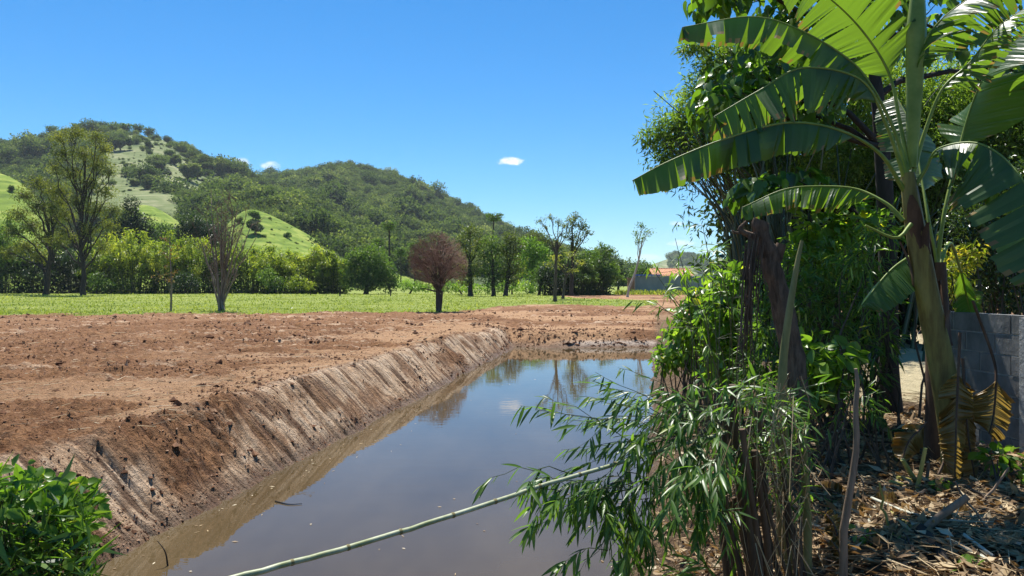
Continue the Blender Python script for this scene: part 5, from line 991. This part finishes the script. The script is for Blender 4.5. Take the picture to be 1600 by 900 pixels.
g = Geo(); tube(g, polyline([W(1206, 420, DT), W(1214, 402, DT - .02), W(1221, 381, DT - .03)], 8), np.linspace(.055, .042, 8), 10); g.build('side_stub', M['oldtrunk'], root, smooth=True)
g = Geo(); tube(g, polyline([W(1186, 372, DT), W(1168, 366, DT - .05), W(1156, 358, DT - .06), W(1166, 346, DT - .06)], 10), np.linspace(.035, .012, 10), 7); tube(g, polyline([W(1164, 362, DT - .05), W(1150, 364, DT - .06), W(1144, 360, DT - .06)], 6), np.linspace(.018, .008, 6), 6); g.build('splintered_branch', M['oldtrunk'], root, smooth=True)
g = Geo()
for q in range(34):
    x0 = 1170 + r.normal() * 6; y0 = r.uniform(362, 400); y1 = y0 + r.uniform(60, 210); tube(g, polyline([W(x0 + 6, y0, DT - .08), W(x0, (y0 + y1) / 2, DT - .1 + r.normal() * .03), W(x0 + r.normal() * 8 - 2, y1, DT - .1 + r.normal() * .05)], 6), [.004, .006, .006, .005, .004, .002], 4)
g.build('hanging_roots', M['oldtrunk'], root, kind='stuff')
M['stake'] = barkmat('split_bamboo_stake', C(.10, .11, .035), C(.30, .26, .10), 10, (1, 1, .25), .6, .2)
for (nm, lab, pts, r0, r1, mt) in (('bamboo_stake', 'tall split bamboo stake with slanting pointed top beside the cut trunk', [(1222, 640, 5.2), (1224, 560, 5.2), (1236, 470, 5.2), (1246, 410, 5.2), (1253, 376, 5.2)], .040, .012, 'stake'),
    ('wooden_stake', 'thin dark crooked stake standing in the leaf litter', [(1318, 830, 4.3), (1326, 780, 4.3), (1338, 700, 4.3), (1337, 640, 4.3), (1340, 600, 4.3), (1337, 576, 4.3)], .026, .010, 'drywood'),
    ('bamboo_stake', 'green cut bamboo stake right of the dry culms', [(1262, 830, 4.6), (1258, 740, 4.6), (1253, 670, 4.6)], .028, .024, 'stake'), ('bamboo_stake', 'short green cut bamboo stake among the dry culms', [(1232, 800, 4.7), (1228, 720, 4.7), (1226, 668, 4.7)], .027, .024, 'stake')):
    P = polyline([W(*p) for p in pts], 14); b_ = P[0].copy(); gd = gz(b_[0], b_[1]); 
    if gd < b_[2]: P = np.vstack([[b_[0], b_[1], gd - .05], P])
    g = Geo(); tube(g, P, np.linspace(r0, r1, len(P)), 8); tag(g.build(nm, M[mt], smooth=True), lab, 'stake')

# ------------------------------------------------------------------ near clump of cut culms with leafy sprays, and the fallen pole
r = np.random.default_rng(500); b0 = gpt(1185, 4.4); root = thing('cut_bamboo_clump', 'near clump of dry cut bamboo culms with leaves hanging over the water', 'bamboo', b0)
M['dryculm'] = barkmat('dry_bamboo_culm', C(.035, .022, .014), C(.15, .092, .052), 7, (1.5, 1.5, .2), .8, .35, .01)
for i in range(30):
    fx = r.uniform(1140, 1270); D = r.uniform(4.0, 5.0); f = gpt(fx, D, -.05); tx = 1172 + (fx - 1205) * .75 + r.normal() * 22; ty = r.uniform(600, 820); tip = W(tx, ty, D + r.uniform(-.1, .35)); P = polyline([f, f + (tip - f) * .5 + [r.normal() * .03, 0, 0], tip], 12); rad = r.uniform(.009, .022); rr_ = np.full(12, rad); rr_[3::4] *= 1.12; g = Geo(); tube(g, P, rr_, 8); g.build('culm', M['dryculm'], root, smooth=True)
g = Geo()                                    # dry straw and sheaths hanging in the clump
n = 190; fx = r.uniform(1140, 1265, n); D = r.uniform(3.9, 5.1, n); a = np.array([W(x, y, d_) for x, y, d_ in zip(fx, r.uniform(580, 860, n), D)]); e = a + np.stack([r.normal(0, .10, n), r.normal(0, .08, n), -r.uniform(.1, .5, n)], -1); sticks(g, a, e, .0028, .0015, 0, r.random(n))
g.build('dry_stalks', M['straw'], root, kind='stuff')
g = Geo(); tw = []
def spray(n, x0, y0, sx, sy, x1, y1, ex, ey, D0, D1):
    for q in range(n):
        tw.append((W(x0 + r.normal() * sx, y0 + r.normal() * sy, D0 + r.normal() * .15), W(x1 + r.normal() * ex, y1 + r.normal() * ey, D1 + r.normal() * .2)))
spray(30, 1080, 660, 40, 30, 970, 735, 60, 50, 4.5, 4.2); spray(34, 1105, 690, 30, 30, 1075, 790, 40, 40, 4.4, 4.0); spray(18, 980, 750, 50, 15, 900, 805, 42, 32, 4.3, 4.1); spray(20, 1000, 760, 40, 15, 985, 850, 40, 30, 4.2, 4.0); spray(7, 900, 755, 30, 8, 850, 790, 25, 25, 4.0, 3.8); spray(16, 1100, 640, 40, 20, 1050, 625, 40, 25, 4.8, 4.6); spray(8, 1100, 660, 20, 15, 950, 640, 60, 25, 4.6, 4.4)
for (a_, e_) in (((1080, 690, 4.5), (838, 640, 4.3)), ((1050, 720, 4.4), (850, 620, 4.3)), ((1060, 670, 4.5), (930, 600, 4.4)), ((900, 742, 4.2), (745, 765, 3.9)), ((1110, 740, 4.2), (1090, 850, 3.9)), ((950, 860, 4.0), (880, 880, 3.9)), ((1090, 800, 4.0), (1150, 800, 3.8))): tw.append((W(*a_), W(*e_)))
fr = bamboo_spray(root, tw, ME_LANCE, 501, (11, 18), .12, .0032, .62, g, -.5)
fr2 = bamboo_spray(root, [(W(1120, 900, 4.2), W(1090, 880, 4.0)), (W(1100, 905, 4.2), W(1050, 890, 4.1)), (W(1010, 880, 4.5), W(985, 870, 4.4)), (W(1130, 640, 4.8), W(1170, 600, 4.6)), (W(1190, 640, 4.8), W(1240, 640, 4.6))], ME_LANCE, 502, (7, 11), .14, .003, .7, g, -.1)
fr3 = bamboo_spray(root, [(W(r.uniform(1120, 1280), r.uniform(620, 800), r.uniform(4.2, 5.0)), W(r.uniform(1110, 1290), r.uniform(590, 800), r.uniform(4.0, 4.9))) for q in range(58)], ME_LANCE, 504, (5, 10), .11, .003, .8, g, -.2); fr2 = [np.concatenate([a, b_]) for a, b_ in zip(fr2, fr3)]
g.build('twigs', M['culm'], root, kind='stuff'); fr = [np.concatenate([a, b_]) for a, b_ in zip(fr, fr2)]
leaves_as_parts(root, ME_LANCE, M['bamboo'], *fr, 300, seed=503)
M['pole'] = barkmat('pale_green_bamboo_pole', C(.16, .19, .06), C(.46, .47, .34), 9, (1, 1, 1), .4, .05)
M['node'] = barkmat('bamboo_node', C(.10, .085, .03), C(.24, .2, .09), 20, (1, 1, 1), .7, .3)
p0 = W(300, 922, 2.9); p1 = W(1160, 668, 4.75); root = thing('fallen_bamboo_pole', 'pale green bamboo pole lying slanted across the water', 'bamboo pole', p0); P = polyline([p0, W(620, 833, 3.45), W(880, 749, 4.0), p1], 40); P[1:-1] += r.normal(size=(38, 3)) * .0016
g = Geo(); tube(g, P, np.linspace(.0135, .0105, 40), 12); g.build('culm', M['pole'], root, smooth=True)
L = np.concatenate([[0], np.cumsum(np.linalg.norm(np.diff(P, axis=0), axis=1))]); d_ = .12
while d_ < L[-1]:
    c = np.array([np.interp(d_, L, P[:, k]) for k in range(3)]); t = nrm(np.array([np.interp(d_ + .01, L, P[:, k]) for k in range(3)]) - c); g = Geo(); tube(g, [c - t * .008, c - t * .003, c + t * .003, c + t * .009], [.0130, .0150, .0147, .0120], 12, cap=False); g.build('node_ring', M['node'], root, smooth=True); d_ += .27 + .02 * math.sin(d_ * 9)
# small twigs floating near the left bank
for (lab, pts) in (('thin twig floating on the water near the left bank', [(430, 784), (452, 789), (472, 788)]), ('thin bent stalk standing at the water edge of the left bank', [(262, 884), (258, 862), (246, 845)])):
    q = [np.array([(x - 800) / FPX * (3 / ((y - HOR) / FPX)), 3 / ((y - HOR) / FPX), .01]) for x, y in pts]
    if 'bent' in lab: D = q[0][1]; q = [W(x, y, D) for x, y in pts]
    g = Geo(); tube(g, polyline(q, 8), np.linspace(.010, .004, 8), 5); tag(g.build('twig', M['darkbark']), lab, 'twig')

# ------------------------------------------------------------------ litter on the right bank
r = np.random.default_rng(510); n = 9000; y_ = 3.3 * (12 / 3.3) ** r.random(n); a_ = r.uniform(.2, .78, n); x_ = a_ * y_; dr_ = chan(x_, y_)[1]; k_ = (dr_ > -.05) & (np.abs(x_ - (.525 * y_ + .15)) + 9 * (y_ < 9.6) > .5); x_, y_ = x_[k_], y_[k_]; n = len(x_); z_ = height(x_, y_) + r.random(n) * .03
g = Geo(); cards(g, np.stack([x_, y_, z_], -1), nrm(np.stack([r.normal(size=n), r.normal(size=n), r.normal(0, .3, n)], -1)), nrm(np.stack([r.normal(0, .5, n), r.normal(0, .5, n), np.ones(n)], -1)), r.uniform(.05, .16, n), r.uniform(.02, .07, n), 0, np.clip(r.beta(2.0, 2.2, n), 0, 1), fold=.3, bend=-.2)
n = 5000; y_ = 3.3 * (11 / 3.3) ** r.random(n); x_ = r.uniform(.22, .78, n) * y_; k_ = chan(x_, y_)[1] > 0; x_, y_ = x_[k_], y_[k_]; n = len(x_); P0 = np.stack([x_, y_, height(x_, y_) + r.random(n) * .04], -1); an = r.random(n) * 6.28; L_ = r.uniform(.08, .45, n); sticks(g, P0, P0 + np.stack([np.cos(an) * L_, np.sin(an) * L_, r.normal(0, .03, n)], -1), r.uniform(.002, .006, n), .002, 0, np.clip(r.beta(2, 2, n), 0, 1))
tag(g.build('leaf_litter', M['straw'], kind='stuff'), 'brown dry leaves and straw covering the right bank', 'leaf litter')
M['palestick'] = barkmat('pale_cut_bamboo', C(.30, .30, .22), C(.55, .55, .46), 12, (1, 1, .3), .6, .15); M['yellowstick'] = barkmat('yellow_green_stalk', C(.22, .21, .05), C(.42, .38, .12), 8, (1, 1, .3), .55, .1)
for (nm, lab, p, rad, mt, lift) in (
 ('cut_cane', 'long pale cut cane lying across the sunlit litter', [(1362, 786), (1430, 812), (1520, 824)], .012, 'palestick', .06), ('cut_cane', 'pale cane lying parallel below the long one', [(1390, 806), (1432, 836)], .012, 'yellowstick', .05), ('cut_cane', 'pale cane slanting at the lower right of the litter', [(1480, 850), (1545, 885)], .014, 'palestick', .05), ('cut_cane', 'pale cane nearest the lower right corner', [(1505, 845), (1552, 878)], .012, 'palestick', .05), ('cut_cane', 'reddish dry cane crossing the middle of the litter', [(1345, 762), (1420, 770)], .009, 'drywood', .06),
 ('cut_cane', 'short pale cane stub at the left of the sunlit litter', [(1356, 832), (1366, 800)], .018, 'palestick', .05), ('cut_stalk', 'upright yellow green banana stalk stub', [(1432, 770), (1438, 740), (1446, 700)], .018, 'yellowstick', None), ('cut_stalk', 'yellow green stalk leaning left at the stub cluster', [(1434, 756), (1422, 738), (1410, 718)], .022, 'yellowstick', None), ('cut_stalk', 'yellow green stalk lying low at the stub cluster', [(1432, 752), (1402, 746)], .018, 'yellowstick', None), ('cut_stalk', 'lowest yellow green stalk of the stub cluster', [(1420, 760), (1390, 752)], .017, 'yellowstick', None), ('cut_stalk', 'brown withered stalk right of the upright stub', [(1446, 760), (1450, 735), (1450, 722)], .014, 'drywood', None),
 ('branch_log', 'dark weathered branch slanting up out of the litter', [(1436, 834), (1470, 806), (1512, 776)], .030, 'drywood', None), ('dark_root', 'dark dead root curving down from the slanting branch', [(1438, 834), (1462, 860), (1476, 890)], .045, 'darkbark', .03)):
    if lift is not None: q = [ghit(*a) + [0, 0, lift * .5] for a in p]
    else: D = ghit(*p[0])[1]; q = [W(a[0], a[1], D - .03 * i) for i, a in enumerate(p)]
    g = Geo(); tube(g, polyline(q, 9), np.linspace(rad, rad * .8, 9), 8); tag(g.build(nm, M[mt], smooth=True), lab, 'stick')
for i, (lab, p) in enumerate((('curled grey brown dead leaf standing at the bottom near the dark stake', (1300, 850)), ('yellow brown dead leaf at the very bottom right of the clump', (1308, 892)), ('folded tan dead leaf in the litter right of the dark stake', (1340, 806)), ('tan dead leaf in the sunlit litter', (1302, 772)), ('brown dead leaf lying in the shade near the wall', (1500, 808)), ('curled dead leaf in the middle of the litter', (1390, 790)))):
    c = ghit(*p); c[2] += .02; x, y, D = p[0], p[1], c[1] - .05; dry_leaf(lab, [(x + 6, y + 8, D), (x + 8, y - 12, D), (x + 2, y - 32, D + .03), (x - 10, y - 48, D + .08)] if i < 2 else [(x + 18, y + 6, D), (x + 5, y - 2, D), (x - 10, y - 6, D + .1), (x - 24, y - 4, D + .2)], .085, 530 + i, .1, (5, 15), nm='fallen_leaf')
for i, (lab, px, py) in enumerate((('small green weed beside the dark crooked stake', 1352, 850), ('small green weed at the foot of the dry culms', 1288, 800), ('low green weed by the cut stalk stubs', 1468, 770), ('tiny green weed in the middle of the sunlit litter', 1405, 850))):
    shrub('weed', lab, [(px, py - 14, 16, 12), (px + 12, py - 8, 12, 8)], ghit(px, py)[1], 'bright', .06, 60, 545 + i, stems=4, nparts=14, mesh=ME_LANCE if i % 2 else ME_OVAL)
shrub('bank_shrub', 'leafy undergrowth between the dark stake and the dead orange leaf', [(1345, 620, 30, 26), (1325, 650, 26, 22), (1362, 645, 22, 20)], 6.6, 'bamboo', .11, 40, 560, stems=8, nparts=40, mesh=ME_LANCE)
shrub('bank_shrub', 'small dark plant at the foot of the block wall', [(1560, 715, 26, 20), (1585, 735, 24, 18)], 5.9, 'hedge2', .08, 60, 561, stems=6, nparts=30, mesh=ME_OVAL)
r = np.random.default_rng(565)
for i, (px, py, lab) in enumerate(((1290, 730, 'thin dry stalk rising right of the dry culms'), (1352, 770, 'thin dry stalk rising just right of the dark crooked stake'), (1375, 735, 'thin dry stalk left of the yellow stub cluster'), (1400, 720, 'thin dry stalk below the orange dead leaf'), (1462, 748, 'thin dry stalk right of the brown withered stub'), (1530, 790, 'thin dry stalk near the wall above the slanting branch end'), (1395, 830, 'thin dry stalk below the long pale cane'), (1560, 840, 'thin dry stalk nearest the lower right corner'))):
    q = ghit(px, py); h_ = r.uniform(.14, .36); g = Geo(); tube(g, curve(q - [0, 0, .03], q + np.array([r.normal() * .10, r.normal() * .06, h_]), .05, .0, 7, .02, r), np.linspace(.010, .006, 7) * r.uniform(.7, 1.4), 6)
    tag(g.build('dry_stalk', M['drywood'] if i % 3 else M['yellowstick'], smooth=True), lab, 'stalk', 'dry stalks sticking up from the litter')
# green weeds at the lower right corner
shrub('weed', 'small green weed at the lower right corner', [(1520, 888, 26, 10), (1550, 895, 24, 10)], ghit(1530, 890)[1], 'bright', .09, 60, 540, stems=6, nparts=30, mesh=ME_OVAL)

# ------------------------------------------------------------------ bush at the lower left
r = np.random.default_rng(550); DN = 3.6; b0 = gpt(40, DN); b0[2] = min(b0[2], .9); root = thing('weedy_bush', 'leafy weedy bush with grass at the lower left corner', 'bush', b0); g = Geo(); CC, Dd, Nn, Ll = [], [], [], []
for (px, py, rx, ry, n) in ((40, 770, 50, 28, 130), (95, 775, 35, 28, 90), (120, 800, 28, 26, 70), (20, 745, 30, 22, 50), (70, 800, 60, 40, 30), (30, 850, 60, 40, 16), (110, 850, 30, 40, 12), (-20, 790, 40, 60, 20)):
    D = DN + r.normal() * .15; c = W(px, py, D); s = D / FPX; R = np.array([rx * s, .22, ry * s]); u = rdir(n, r); CC.append(c + u * R * r.random((n, 1)) ** .4); Dd.append(nrm(u * [.7, .3, .3] + rdir(n, r) * .5 + [.25, -.2, -.15])); Nn.append(nrm(rdir(n, r) * .5 + [0, -1.0, .75])); Ll.append(r.uniform(.035, .085, n))
    for q in range(5): tube(g, curve(b0 + [r.normal() * .15, r.normal() * .1, 0], c + u[q] * R * .6, .06, .1, 6, .02, r), np.linspace(.008, .003, 6), 5)
g.build('stems', M['culm'], root, kind='stuff'); leaves_as_parts(root, ME_OVAL, M['bright'], np.concatenate(CC), np.concatenate(Dd), np.concatenate(Nn), np.concatenate(Ll), 200, seed=551)
g = Geo(); n = 1700; px = r.uniform(-60, 140, n); py = 750 + 210 * r.random(n) ** .7; D = DN + r.normal(0, .18, n); c = np.array([W(a, b_, d_) for a, b_, d_ in zip(px, py, D)]); k_ = (py > 740 + np.maximum(0, px - 60) * .5)
cards(g, c[k_], nrm(np.stack([r.normal(.35, .6, n), r.normal(-.1, .5, n), r.normal(.15, .6, n)], -1))[k_], rdir(n, r)[k_], r.uniform(.06, .20, n)[k_], r.uniform(.003, .008, n)[k_], 0, r.random(n)[k_], fold=.2, bend=.25); g.build('grass_blades', M['bamboo'], root, kind='stuff')

# ------------------------------------------------------------------ clear mountain air between here and the hills
m, N, Lk, o = newmat('valley_haze'); v = N.new('ShaderNodeVolumePrincipled'); v.inputs['Color'].default_value = (.82, .9, 1, 1); v.inputs['Density'].default_value = 0.00011; v.inputs['Anisotropy'].default_value = 0.1; Lk.new(v.outputs[0], o.inputs['Volume'])
g = Geo(); box(g, [0, 1450, 105], [9000, 3300, 222]); hz = g.build('haze', m, kind='stuff'); hz['label'] = 'thin blue air veiling the distant hills'; hz['category'] = 'haze'
